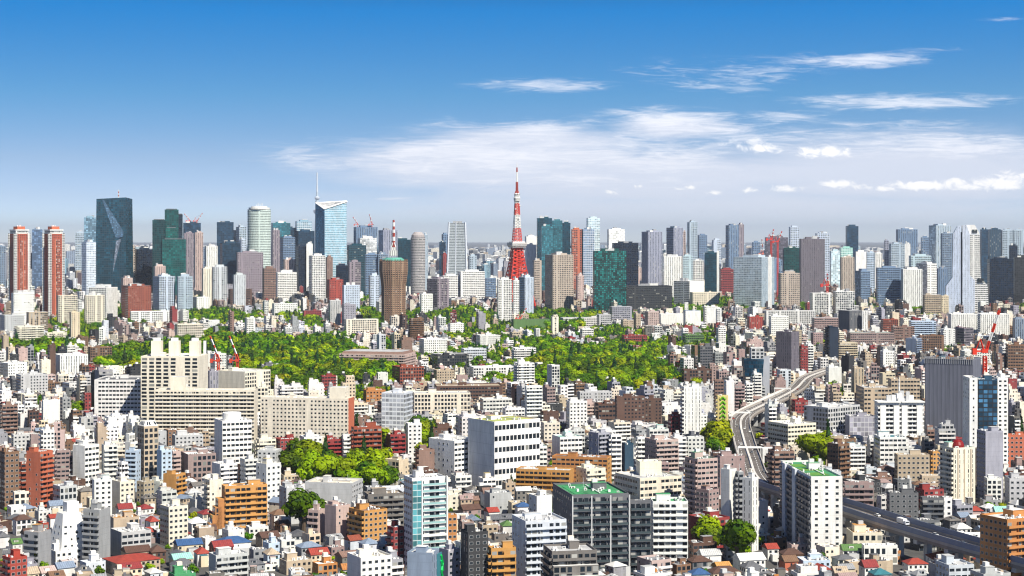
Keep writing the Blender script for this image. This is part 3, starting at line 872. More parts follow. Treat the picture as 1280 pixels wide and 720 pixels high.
540 545 590 444 462 q b l d
700 704 760 398 414 b b w l
725 728 742 412 428 b b W l
560 563 580 405 424 p p W l
595 600 625 420 438 p p w l
640 644 670 436 462 c c W l
642 648 668 455 490 c c W W
1100 1104 1118 440 470 p p W l
1200 1206 1240 440 462 p p W l
470 474 498 378 402 q q w l
340 343 372 380 400 p p W l
240 246 262 372 396 p p W l
0 6 30 395 424 p p l l
0 10 34 455 480 p p W W
20 26 60 470 500 b p l l
1246 1247 1260 474 600 p p W W t=20 d=14"""
def mark_special(xl, xr, yt, yb, cx, cy, hx, hy, th=0, anchor=None):
    MAN.append((xl, xr, yt, yb, gd(yb))); occ_mark(cx, cy, hx, hy, th)
    if anchor: ANCH.append(((xl+xr)/2, yb if yb > 420 else yt+20, anchor))
# ---------------------------------------------------------------- expressway (part of the setting) with its own occupancy first
DECKZ = 15.0
CL = [(1040,461),(1024,466),(1008,473),(995.5,485.5),(975.5,497),(953,507),(932,518),(925.5,529),(930,551),(937,573),(944,593),(958,606),(990,617),(1054,636),(1125,659),(1225,688),(1330,716)]
def ctr(px, py): d = (EYE-DECKZ)*F/(py-HZ); return Vector((ux(px)*d, d, 0))
P0 = [ctr(*p) for p in CL]
def catmull(P, k=8):
    out = []
    for i in range(len(P)-1):
        p0, p1, p2, p3 = P[max(i-1, 0)], P[i], P[i+1], P[min(i+2, len(P)-1)]
        for j in range(k):
            t = j/k; out.append(.5*((2*p1)+(p2-p0)*t+(2*p0-5*p1+4*p2-p3)*t*t+(3*p1-p0-3*p2+p3)*t**3))
    return out+[P[-1]]
PATH = catmull(P0)
def ribbon(name, off0, off1, z0, z1, m, c, step=1, path=None, top=None):
    """a swept bar along the road between two sideways offsets"""
    path = path or PATH; Vs, Fs, mi, cs = [], [], [], []; n = len(path)
    for i, p in enumerate(path):
        t = (path[min(i+1, n-1)]-path[max(i-1, 0)]).normalized(); nn = Vector((-t.y, t.x, 0))
        for o, z in ((off0, z0), (off1, z0), (off1, z1), (off0, z1)): Vs.append((p.x+nn.x*o, p.y+nn.y*o, z))
    for i in range(n-1):
        if step > 1 and i % step: continue
        for a in range(4):
            b2 = (a+1) % 4; Fs.append((4*i+a, 4*i+b2, 4*i+4+b2, 4*i+4+a)); mi.append(MI[m]); cs.append((*C3(c), 1))
    return arr2mesh(name, np.array(Vs), np.array(Fs), np.array(mi), np.array(cs), np.zeros((len(Fs)*4, 2)))
def dashes(path, off, z, w=.16, dl=6, gap=9):
    rows = []; acc = 0
    for i in range(len(path)-1):
        p, q = path[i], path[i+1]; L = (q-p).length; t = (q-p).normalized(); nn = Vector((-t.y, t.x, 0)); s = 0
        while s < L:
            c = p+t*s+nn*off; rows.append(box(c.x, c.y, z, z+.01, dl/2, w, math.atan2(t.y, t.x), 'paint', None, 'paint', 'W')); s += dl+gap
    return rows
def build_road():
    W = 8.0
    e = struct('expressway', ribbon('expressway', -W, W, DECKZ-1.6, DECKZ, 'plain', (.24, .21, .19)))
    link('road_surface', ribbon('road_surface', -W+.7, W-.7, DECKZ+.004, DECKZ+.03, 'roof', (.15, .135, .125)), e)
    for s in (-1, 1): link('parapet', ribbon('parapet', s*(W-.35)-.3, s*(W-.35)+.3, DECKZ+.002, DECKZ+1.3, 'plain', (.40, .37, .34)), e)
    link('median', ribbon('median', -.6, .6, DECKZ+.032, DECKZ+1.0, 'plain', (.6, .58, .55)), e)
    near = PATH[-41:]
    for s in (-1, 1): link('noise_barrier', ribbon('noise_barrier', s*(W-.35)-.12, s*(W-.35)+.12, DECKZ+1.305, DECKZ+4.0, 'paint', (.16, .20, .30), path=near), e)
    for o in (-W+1.3, -.9, .9, W-1.3): link('edge_line', ribbon('edge_line', o-.14, o+.14, DECKZ+.034, DECKZ+.045, 'paint', 'W'), e)
    link('lane_marking', mesh_rows('lane_marking', dashes(PATH, 4.0, DECKZ+.034)+dashes(PATH, -4.0, DECKZ+.034)), e)
    pm = mesh_rows('pillar', [box(0, 0, 0, 11.2, 1.5, 1.5, 0, 'plain', None, 'plain', 'l'), box(0, 0, 11.202, 13.39, 7.5, 1.6, 0, 'plain', None, 'plain', 'l')])
    acc = 0
    for i in range(1, len(PATH)-1, 3):
        t = (PATH[i+1]-PATH[i-1]).normalized(); link('pillar', pm, e, (PATH[i].x, PATH[i].y, 0), (0, 0, math.atan2(t.y, t.x)+R(90)))
    for i in range(len(PATH)-1):
        p, q = PATH[i], PATH[i+1]; m_ = (p+q)/2; occ_mark(m_.x, m_.y, (q-p).length/2+2, W, math.atan2((q-p).y, (q-p).x), 3, 2)
    for gx_, gy_ in ((930, 528), (937, 574), (978, 496)):
        i = min(range(len(PATH)), key=lambda k: (PATH[k]-ctr(gx_, gy_)).length); i = min(i, len(PATH)-2); t = (PATH[i+1]-PATH[i]).normalized()
        link('gantry', mesh_rows('gantry', [box(0, s*(W-.4), 1.32, 7, .25, .25, 0, 'paint', None, 'paint', 'w') for s in (-1, 1)]+[box(0, 0, 7.01, 8.3, .35, W, 0, 'paint', None, 'paint', 'W')]), e, (PATH[i].x, PATH[i].y, DECKZ), (0, 0, math.atan2(t.y, t.x)))
    g = struct('ground_road', mesh_rows('ground_road', [box((PATH[i].x+PATH[i+1].x)/2, (PATH[i].y+PATH[i+1].y)/2, -.5, .02+.004*(i % 2), (PATH[i+1]-PATH[i]).length/2+1.5, 12, math.atan2((PATH[i+1]-PATH[i]).y, (PATH[i+1]-PATH[i]).x), 'roof', None, 'roof', (.09, .09, .09)) for i in range(len(PATH)-1)]))
build_road()
# a pale slip road that joins from the left of the bend
def slip():
    pts = [ctr(*p) for p in ((1000,479),(985,483),(965,491),(948,499),(930,508),(915,516))]
    pts = catmull(pts, 4)
    e = struct('slip_road', ribbon('slip_road', -3.2, 3.2, DECKZ-4.5, DECKZ-3.2, 'plain', (.62, .6, .56), path=pts))
    for s in (-1, 1): link('parapet', ribbon('parapet', s*3.0-.2, s*3.0+.2, DECKZ-3.198, DECKZ-2.0, 'plain', (.65, .63, .6), path=pts), e)
    for i in range(1, len(pts)-1, 3): link('pillar', mesh_rows('pillar', [box(0, 0, 0, DECKZ-4.51, .9, .9, 0, 'plain', None, 'plain', 'l')]), e, (pts[i].x, pts[i].y, 0))
    for i in range(len(pts)-1): m_ = (pts[i]+pts[i+1])/2; occ_mark(m_.x, m_.y, 6, 5, 0, 3)
slip()
def make_car(col):
    t = thing('car', None, 'car')
    link('body', mesh_rows('body', [box(0, 0, .35, .95, 2.15, .85, 0, 'paint', None, 'paint', col, tx=.97, ty=.94)]), t)
    link('cabin', mesh_rows('cabin', [box(-.15, 0, .952, 1.45, 1.3, .76, 0, 'pane', None, 'paint', 'k', col, tx=.68, ty=.82)]), t)
    wm = lathe('wheel', [(.001, -.11), (.33, -.11), (.33, .11), (.001, .11)], 12, 'plain', 'k')
    for sx in (-1.3, 1.3):
        for sy in (-.8, .8): link('wheel', wm, t, (sx, sy, .33), (R(90), 0, 0))
    return t
def make_truck():
    t = thing('truck', None, 'truck')
    link('cargo_box', mesh_rows('cargo_box', [box(-1.2, 0, .9, 3.5, 3.3, 1.2, 0, 'paint', None, 'paint', 'W')]), t)
    link('chassis', mesh_rows('chassis', [box(0, 0, .55, .898, 4.5, .9, 0, 'plain', None, 'plain', 'k')]), t)
    link('cab', mesh_rows('cab', [box(3.4, 0, .9, 2.7, 1.1, 1.15, 0, 'paint', None, 'paint', 'H', tx=.85)]), t)
    link('windscreen', mesh_rows('windscreen', [box(4.47, 0, 1.7, 2.4, .03, .95, 0, 'pane', None, 'pane', 'k', ox=-.12)]), t)
    wm = lathe('wheel', [(.001, -.14), (.48, -.14), (.48, .14), (.001, .14)], 12, 'plain', 'k')
    for sx in (-3, 3.2):
        for sy in (-1.0, 1.0): link('wheel', wm, t, (sx, sy, .48), (R(90), 0, 0))
    return t
def copy_tree(o, parent=None):
    c = o.copy(); COL.objects.link(c)
    if parent: c.parent = parent
    for ch in o.children: copy_tree(ch, c)
    return c
def path_at(s):
    for i in range(len(PATH)-1):
        L = (PATH[i+1]-PATH[i]).length
        if s < L: t = (PATH[i+1]-PATH[i]).normalized(); return PATH[i]+t*s, t
        s -= L
    return PATH[-1], t
PLEN = sum((PATH[i+1]-PATH[i]).length for i in range(len(PATH)-1))
def near_s(px, py):
    g = ctr(px, py); best = min(range(600), key=lambda k: (path_at(PLEN*k/600)[0]-g).length); return PLEN*best/600
protos = {}
where = [('R',918,524,-6.5,'on the motorway bend beside the lime tower'),('W',941,514,-2.8,'on the motorway bend, far lane'),('k',952,510,6.5,'on the motorway just past the bend'),('W',925,536,2.8,'below the motorway gantry'),
         ('w',929,545,-6.5,'on the near straight of the motorway, left lane'),('W',932,556,-2.8,'on the motorway straight, middle left lane'),('d',938,566,2.8,'on the motorway straight, middle right lane'),('l',931,562,-6.5,'on the motorway straight beside the trees'),
         ('d',943,590,6.5,'where the motorway goes behind the apartment roofs'),('R',995,487,2.8,'on the far fan of lanes below the purple tower'),('W',985,492,-6.5,'on the far curve below the purple tower'),('d',975,497,6.5,'on the far curve beside the red gabled block'),
         ('l',1003,478,2.8,'on the far lanes right under the purple tower'),('W',1088,646,5.8,'on the expressway right of the green-roofed tower'),('w',1072,641,-4,'on the expressway nearest the green-roofed tower'),('d',1202,680,2.6,'on the expressway near the corner building'),('W',1217,684,-3.5,'on the expressway right beside the corner building')]
where += [('W',928,540,6.2,'level with the lime tower base, outer right lane'),('d',926,533,-2.8,'just before the motorway gantry at the bend'),('l',935,516,2.8,'in the inner lane of the motorway bend'),('k',962,503,-6.3,'in the outer lane between bend and far curve'),
          ('W',969,500,2.8,'between the bend and the red gabled block'),('R',981,494,6.3,'in the outer lane beside the red gabled block'),('w',1007,474,-6.3,'on the farthest stretch under the purple tower'),('d',1148,664,-3.5,'on the expressway just right of the white truck'),('k',934,562,6.3,'on the near straight in the right-hand lane'),('l',1165,670,3.2,'midway between the white truck and the corner building')]
for k, (c, px, py, off, txt) in enumerate(where):
    if c not in protos: protos[c] = make_car(c); o = protos[c]
    else: o = copy_tree(protos[c])
    p, t = path_at(near_s(px, py)); nn = Vector((-t.y, t.x, 0)); p = p+nn*off
    o.location = (p.x, p.y, DECKZ+.03); o.rotation_euler = (0, 0, math.atan2(t.y, t.x)+(0 if off > 0 else math.pi))
    o['label'] = {'R': 'red', 'W': 'white', 'k': 'black', 'w': 'off-white', 'd': 'dark', 'l': 'silver'}[c]+' car '+txt; o['category'] = 'car'; o['group'] = 'cars on the expressway'
for (a_, b_) in CL[2:11]: MAN.append((a_-15, a_+15, b_-6, b_+1, (EYE-DECKZ)*F/(b_-HZ)-5))
for (a_, b_) in ((1080, 646), (1110, 655), (1150, 667), (1190, 678), (1220, 686)): MAN.append((a_-18, a_+18, b_-6, b_+6, (EYE-DECKZ)*F/(b_-HZ)-8))
MAN += [(705, 830, 452, 486, gd(480)), (670, 705, 430, 462, gd(458)), (130, 175, 440, 466, gd(462)), (300, 460, 425, 470, gd(466)), (350, 430, 590, 606, gd(604)), (430, 480, 598, 614, gd(612)), (520, 545, 545, 570, gd(568)), (885, 922, 553, 572, gd(568)), (1012, 1040, 570, 586, gd(584))]
tr = make_truck(); p, t = path_at(near_s(1119, 657)); p = p+Vector((-t.y, t.x, 0))*5.0
tr.location = (p.x, p.y, DECKZ+.03); tr.rotation_euler = (0, 0, math.atan2(t.y, t.x)); tr['label'] = 'white box truck driving along the expressway in front of the charcoal grey building'
# ---------------------------------------------------------------- landmark towers
def place(px, yb): d = gd(yb); return ux(px)*d, d, d/F
def special_twin(px, label, top):
    x, y, k = place(px, 403); t = thing('red_tower', label, 'skyscraper', (x, y, 0), R(25)-math.atan(ux(px)), 'twin red apartment towers'); h = zat(292, y); a = 14.5
    link('wall', mesh_rows('wall', [box(0, 0, 0, h, a, a, 0, 'dim', 'dim', 'roof', (.38, .085, .045), 'w', 4.2, 4.2)]), t)
    link('corner_bay', mesh_rows('corner_bay', [box(-a+1, -a+1, 0, h+.5, 3.0, 3.0, R(45), 'big', None, 'roof', 'W', 'W', 2.6, 3.2)]), t)
    link('corner_bay', mesh_rows('corner_bay', [box(a-1, -a+1, 0, h+.5, 2.7, 2.7, R(45), 'big', None, 'roof', 'W', 'W', 2.6, 3.2)]), t)
    link('corner_bay', mesh_rows('corner_bay', [box(-a+1, a-1, 0, h+.5, 2.7, 2.7, R(45), 'big', None, 'roof', 'W', 'W', 2.6, 3.2)]), t)
    link('balcony_column', mesh_rows('balcony_column', [box(0, -a-.8, 4, h-12, 5.5, .8, 0, 'recess', None, 'roof', 'h', 'w', 3.0, 3.2)]), t)
    link('crown', mesh_rows('crown', [box(0, 0, h+.01, h+6, a*.9, a*.9, 0, 'band', None, 'roof', 'W', 'w', 3, 6)]+[box(0, 0, h+6.01, h+8, a*.98, a*.98, 0, 'plain', None, 'roof', 'W', 'w')]), t)
    link('roof', mesh_rows('roof', [box(0, 0, h+8.01, h+14, a*.55, a*.62, 0, 'plain', None, 'roof', 'h', 'h')]+[box(-3+3*i, 1, h+14.01, h+16.5, .8, .8, 0, 'plain', None, 'plain', 'W') for i in range(3)]), t)
    mark_special(px-16, px+16, 275, 403, x, y, a+3, a+3, R(20), top)
special_twin(24, 'left one of the twin red residential towers with white corner bays', 'the twin red towers')
special_twin(67, 'right one of the twin red residential towers with white corner bays', None)
def special_faceted():
    yb = 382; x, y, k = place(143, yb); h = zat(247, y); t = thing('faceted_tower', 'tall dark teal glass tower with a pale diagonal fold and red-white mast', 'skyscraper', (x, y, 0), -math.atan(ux(143)))
    a, b2 = 46, 30; s = h
    plan = [(-a, -b2), (a*.62, -b2), (a, 0), (a*.6, b2), (-a*.9, b2)]
    link('wall', prism('wall', plan, 0, h, 'glass', (.008, .055, .085), 'roof', 'd', .93, 5.5, 5.5, (0, 0), [h-4, h, h-3, h-6, h-8]), t)
    # the folded facet: a long pale kite standing just proud of the front
    Z = [(-30, h-6), (-26, h-5), (24, h*.66), (-2, h*.27), (4, h*.55), (2, h*.64)]
    fr = lambda xx, zz, o: (xx*1.0, -b2*(1-.07*zz/h)-o, zz)
    me = bpy.data.meshes.new('folded_facet'); vs = [fr(-29, h-6, .3), fr(-25.5, h-6, .3), fr(22, h*.685, 2.2), fr(20, h*.64, 3.5), fr(4, h*.62, .3), fr(16, h*.62, 3), fr(-4, h*.30, .25), fr(4, h*.6, .2)]
    me.from_pydata(vs, [], [(0, 4, 3, 2, 1), (7, 6, 5)]); me.materials.append(MLIST[MI['glass']]); at = me.attributes.new('Col', 'FLOAT_COLOR', 'FACE'); at.data.foreach_set('color', [.10, .19, .29, 1, .24, .26, .30, 1])
    l = me.uv_layers.new(name='UVMap'); 
    for lp in me.loops: v = me.vertices[lp.vertex_index].co; l.data[lp.index].uv = (v.x/3.2, v.z/4.2)
    link('folded_facet', me, t)
    mast = [((10, 0, h-1+4*i), (10, 0, h+3+4*i), .9, 'R' if i % 2 else 'W') for i in range(5)]
    link('mast', bars2mesh('mast', mast), t); mark_special(118, 167, 247, yb, x, y, a, b2, 0, 'the faceted tower')
special_faceted()
def special_stepped():
    yb = 380; d = gd(yb); x, y, k = place(212, yb); k = d/F; t = thing('stepped_tower', 'dark green glass tower rising in offset steps left of the tower cranes', 'skyscraper', (x, y, 0), -math.atan(ux(212)))
    z = lambda py: zat(py, d); f = lambda a, b2: ((a+b2)/2-212)*k
    for nm, a, b2, yy, c, dy, dd in (('lower_block', 191, 207, 275, (.005,.05,.055), 3, 20), ('upper_block', 206, 223, 262, (.006,.08,.075), 0, 17), ('middle_block', 203, 232, 299, (.008,.12,.11), -9, 14), ('side_block', 221, 228, 268, (.01,.03,.05), 8, 12), ('front_block', 207, 221, 285, (.008,.13,.11), -6, 14)):
        h = z(yy); link(nm, mesh_rows(nm, [box(f(a, b2), dy, 0, h, (b2-a)/2*k, dd, 0, 'glass', None, 'roof', c, 'd', 5.4, 5.2), box(f(a, b2), dy, h+.01, h+2, (b2-a)/2*k*.8, dd*.8, 0, 'plain', None, 'roof', 'd', 'd')]), t)
    mark_special(191, 232, 262, yb, x, y, 40, 25, 0, 'the stepped tower')
special_stepped()
def special_round():
    yb = 379; x, y, k = place(324, yb); h = zat(262, y); t = thing('round_tower', 'pale green-white cylindrical tower with thin horizontal glass bands', 'skyscraper', (x, y, 0), 0)
    r = 14.6*k; link('wall', lathe('wall', [(r*.96, 0), (r, 10), (r, h), (r*.97, h+.1), (r*.9, h+.2)], 28, 'band', (.62, .74, .70), None, 1.0, .8, 2.4, 4.2), t)
    link('roof', lathe('roof', [(r*.9, h+.21), (r*.9, h+5), (r*.7, h+5.1), (r*.68, h+8), (.01, h+8.2)], 24, 'plain', 'w'), t)
    link('antenna', bars2mesh('antenna', [((i*5-8, 0, h+8), (i*5-8, 0, h+13+i % 2*4), .5, 'W') for i in range(4)]), t); mark_special(309, 338, 260, yb, x, y, r, r*.8, 0, 'the round tower')
special_round()
def special_wing():
    yb = 384; d = gd(yb); xc = 413; x, y, k = place(xc, yb); t = thing('winged_tower', 'tall pale blue glass tower with a V-shaped notched white crown', 'skyscraper', (x, y, 0), -math.atan(ux(xc)))
    f = lambda px: (px-xc)*k; z = lambda py: zat(py, d)
    plan = [(f(395), 4), (f(406), -26), (f(433), -18), (f(433.5), 22), (f(400), 34)]
    hs = [z(254), z(262), z(253), z(252), z(254)]
    link('wall', prism('wall', plan, 0, z(258), 'paleglass', (.20, .42, .55), 'roof', 'l', 1.0, 2.2, 4.2, (0, 0), hs), t)
    link('side_wall', prism('side_wall', [(f(394.2), 6), (f(395.2)-.3, 3), (f(405.6), -26.6), (f(405.9), -26.4), (f(396), 8)], 0, z(258), 'glass', (.10, .26, .40), 'roof', 'l', 1.0, 2.2, 4.2, (0, 0), [z(251), z(253.5), z(261.5), z(261.5), z(253)]), t)
    cr = []
    for i in range(5):
        a, b2 = plan[i], plan[(i+1) % 5]; cr.append(((*a, hs[i]+1), (*b2, hs[(i+1) % 5]+1), 1.6, 'W'))
    cr += [((f(410), -10+4*i, z(261)), (f(412), -10+4*i, z(256)), 1.2, 'l') for i in range(5)]
    link('crown', bars2mesh('crown', cr), t); link('machine_room', mesh_rows('machine_room', [box(f(425), 2, z(258)-8, z(252)-2, 12, 10, 0, 'plain', None, 'roof', 'g')]), t)
    mark_special(394, 433, 252, yb, x, y, 40, 30, 0, 'the winged tower')
special_wing()
def special_needle():
    d = 12200; x = ux(396.5)*d; t = thing('broadcast_tower', 'very tall distant pale needle tower rising behind the notched glass tower', 'broadcasting tower', (x, d, 0))
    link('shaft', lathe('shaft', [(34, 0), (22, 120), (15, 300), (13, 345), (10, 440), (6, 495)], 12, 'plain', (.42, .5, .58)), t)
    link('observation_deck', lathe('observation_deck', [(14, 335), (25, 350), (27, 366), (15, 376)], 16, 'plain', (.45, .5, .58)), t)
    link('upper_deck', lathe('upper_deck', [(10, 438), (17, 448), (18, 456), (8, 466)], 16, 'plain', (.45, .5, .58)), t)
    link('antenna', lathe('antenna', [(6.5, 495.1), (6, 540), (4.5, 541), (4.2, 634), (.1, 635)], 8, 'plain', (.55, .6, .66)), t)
special_needle()
def special_flared():
    yb = 413; d = gd(yb); xc = 492; x, y, k = place(xc, yb); z = lambda py: zat(py, d)
    t = thing('flared_tower', 'brown and cream apartment tower with flared upper half and red-white mast', 'skyscraper', (x, y, 0), R(0))
    w1, w2 = 15.3*k, 18*k
    link('wall', lathe('wall', [(w1, 0), (w1, z(358)), (w2, z(338)), (w2, z(326)), (w2*.97, z(326)+.1), (w2*.9, z(326)+.2)], 8, 'dim', (.34, .22, .14), None, 1, 1, 4.0, 3.8), t)
    fins = []
    for i in range(8):
        a0 = 2*math.pi*i/8
        for j in (.25, .5, .75):
            a = a0+(2*math.pi/8)*j; mid = math.cos(math.pi/8)/math.cos(a-a0-math.pi/8)
            for (r1, za, r2, zb) in ((w1, 0, w1, z(358)), (w1, z(358), w2, z(338)), (w2, z(338), w2, z(324))):
                c, s = math.cos(a)*mid, math.sin(a)*mid; fins.append(((c*r1, s*r1, za), (c*r2, s*r2, zb), .55, (.17, .10, .07)))
    link('facade_rib', bars2mesh('facade_rib', fins, 'plain'), t)
    link('roof', lathe('roof', [(w2*.8, z(326)+.3), (w2*.8, z(324.5)), (w2*.6, z(323)), (w2*.55, z(322)), (.01, z(322)+.1)], 8, 'tile', (.12, .42, .33)), t)
    link('machine_room', mesh_rows('machine_room', [box(0, 0, z(320)+.3, z(313), 4.6*k, 4.6*k, 0, 'vert', None, 'roof', 'w', 'w', 3, 20), box(0, 0, z(313)+.1, z(309), 3*k, 3*k, 0, 'vert', None, 'roof', 'w', 'w', 3, 20)]), t)
    zz = [z(309), z(301), z(296), z(291), z(287), z(283), z(278), z(275)]
    link('mast', bars2mesh('mast', [((0, 0, zz[i]), (0, 0, zz[i+1]), 1.9-.1*i, 'W' if i % 2 else 'R') for i in range(7)]), t)
    link('mast_base', bars2mesh('mast_base', [((a, b2, z(309)), (0, 0, z(301)), .5, 'w') for a in (-4, 4) for b2 in (-4, 4)]), t)
    mark_special(474, 510, 315, yb, x, y, w1, w1, 0, 'the flared tower')
special_flared()
def special_roundtop():
    yb = 380; x, y, k = place(522.5, yb); z = lambda py: zat(py, y); r = 9.2*k; t = thing('round_topped_tower', 'beige-grey rounded tower with a stepped domed top', 'skyscraper', (x, y, 0))
    link('wall', lathe('wall', [(r, 0), (r, z(298)), (r*.97, z(297))], 20, 'band', (.44, .42, .42), None, 1, .9, 3, 4), t); link('crown', lathe('crown', [(r*.9, z(297)+.1), (r*.88, z(294)), (r*.62, z(291)), (r*.5, z(290)), (.01, z(290))], 20, 'plain', (.36, .33, .33)), t)
    mark_special(513, 532, 290, yb, x, y, r, r, 0, 'the round-topped tower')
special_roundtop()
def special_tapered():
    yb = 378; x, y, k = place(572, yb); z = lambda py: zat(py, y); t = thing('tapered_tower', 'tapering silver-blue tower with pale bands and small rooftop crown', 'skyscraper', (x, y, 0), R(-8)-math.atan(ux(572)))
    link('wall', mesh_rows('wall', [box(0, 0, 0, z(279), 13.2*k, 14, 0, 'band', 'paleglass', 'roof', (.50, .56, .60), 'l', 2.4, 4.1, .78, .8)]), t)
    link('corner_column', bars2mesh('corner_column', [((s*13.2*k, -14, 0), (s*13.2*k*.78, -11.2, z(278)), 1.6, 'H') for s in (-1, 1)]+[((-2*k, -14.1, 0), (-2*k*.78, -11.3, z(278)), 1.0, 'H')]), t)
    link('roof', mesh_rows('roof', [box(-4*k+i*4*k, 0, z(279)+.01, z(276.5), 1.5*k, 6, 0, 'vert', None, 'roof', 'l', 'l', 2, 9) for i in range(3)]), t); mark_special(559, 586, 277, yb, x, y, 13*k, 14, 0, 'the tapered tower')
special_tapered()
def special_lattice():
    d = 3790; x = ux(646.2)*d; t = thing('lattice_tower', 'tall red and white steel lattice broadcasting tower at the centre of the skyline', 'lattice tower', (x, d, 0), R(20)); ANCH.append((646, 330, 'the lattice tower'))
    prof = [(0, 35), (20, 31), (40, 27.5), (60, 23.8), (80, 19.6), (100, 15.8), (120, 12.5), (140, 10), (158, 8.4), (186, 6.6), (217, 5.0), (240, 4.0), (262, 3.4)]
    def w(z):
        for (a, b2), (c, e) in zip(prof, prof[1:]):
            if z <= c: return b2+(e-b2)*(z-a)/(c-a)
        return 4
    def cz(z): return (.66, .05, .025) if z < 184 else ('W' if z < 212 else ((.66, .05, .025) if z < 240 else 'W'))
    bars = []; zs = [0, 12, 24, 35, 46, 56, 66, 75, 84, 93, 102, 110, 118, 126, 134, 142, 150, 157, 163, 169, 175, 181, 187, 193, 199, 205, 211, 217, 222, 227, 232, 237, 242, 247, 252, 257, 262]
    for z0, z1 in zip(zs, zs[1:]):
        a, b2 = w(z0), w(z1); c = cz(z0); rr = 1.1 if z0 < 60 else (.85 if z0 < 150 else .6)
        for sx in (-1, 1):
            for sy in (-1, 1):
                bars.append(((sx*a, sy*a, z0), (sx*b2, sy*b2, z1), rr, c))
                if z0 < 140: bars.append(((sx*a*.72, sy*a*.72, z0), (sx*b2*.72, sy*b2*.72, z1), rr*.7, c)); 
        for k in range(4):
            rot = lambda px, py: [(px, py), (-py, px), (-px, -py), (py, -px)][k]
            bars.append(((*rot(-b2, -b2), z1), (*rot(b2, -b2), z1), rr*.55, c))
            if z0 < 60:
                for s in (-1, 1): bars += [((*rot(s*a, -a), z0), (*rot(s*b2*.5, -b2), z1), rr*.45, c), ((*rot(s*a*.5, -a), z0), (*rot(s*b2, -b2), z1), rr*.45, c), ((*rot(s*a*.5, -a), z0), (*rot(s*b2*.5, -b2), z1), rr*.45, c)]
            else:
                bars += [((*rot(-a, -a), z0), (*rot(b2, -b2), z1), rr*.5, c), ((*rot(a, -a), z0), (*rot(-b2, -b2), z1), rr*.5, c)]
                if z0 < 150: bars += [((*rot(-a*.35, -a), z0), (*rot(-b2*.35, -b2), z1), rr*.5, c), ((*rot(a*.35, -a), z0), (*rot(b2*.35, -b2), z1), rr*.5, c)]
    link('lattice', bars2mesh('lattice', bars), t)
    link('lift_shaft', mesh_rows('lift_shaft', [box(0, 0, 15, 145, 4.5, 4.5, 0, 'plain', None, 'roof', (.45, .04, .03)), box(0, 0, 160, 245, 1.8, 1.8, 0, 'plain', None, 'roof', 'w')]), t)
    link('main_deck', mesh_rows('main_deck', [box(0, 0, 145, 150, 15, 15, 0, 'band', None, 'roof', 'W', 'w', 2.5, 5, 1.15, 1.15), box(0, 0, 150.01, 156, 17.2, 17.2, 0, 'band', None, 'roof', (.75, .72, .7), 'w', 2.5, 3), box(0, 0, 156.01, 158, 14, 14, 0, 'plain', None, 'roof', 'W')]), t)
    link('upper_deck', lathe('upper_deck', [(4, 244), (7, 248), (7.5, 255), (5.5, 258), (6.5, 262), (4, 266)], 12, 'band', 'W', None, 1, 1, 2, 4), t)
    link('dish_antenna', bars2mesh('dish_antenna', [((5*math.cos(i*1.7), 5*math.sin(i*1.7), 188+i*7), (8*math.cos(i*1.7), 8*math.sin(i*1.7), 188+i*7), 1.4, 'w') for i in range(9)]), t)
    link('antenna', bars2mesh('antenna', [((0, 0, 262), (0, 0, 270), (4.5, 2.8), 'R'), ((0, 0, 270), (0, 0, 290), (2.3, 2.0), 'R'), ((0, 0, 290), (0, 0, 312), (1.4, 1.2), 'W'), ((0, 0, 312), (0, 0, 322), (1.3, 1.1), 'R'), ((0, 0, 322), (0, 0, 333), (.6, .3), 'W')]), t)
    MAN.append((628, 664, 208, 391, d)); occ_mark(x, d, 55, 55, 0)
special_lattice()
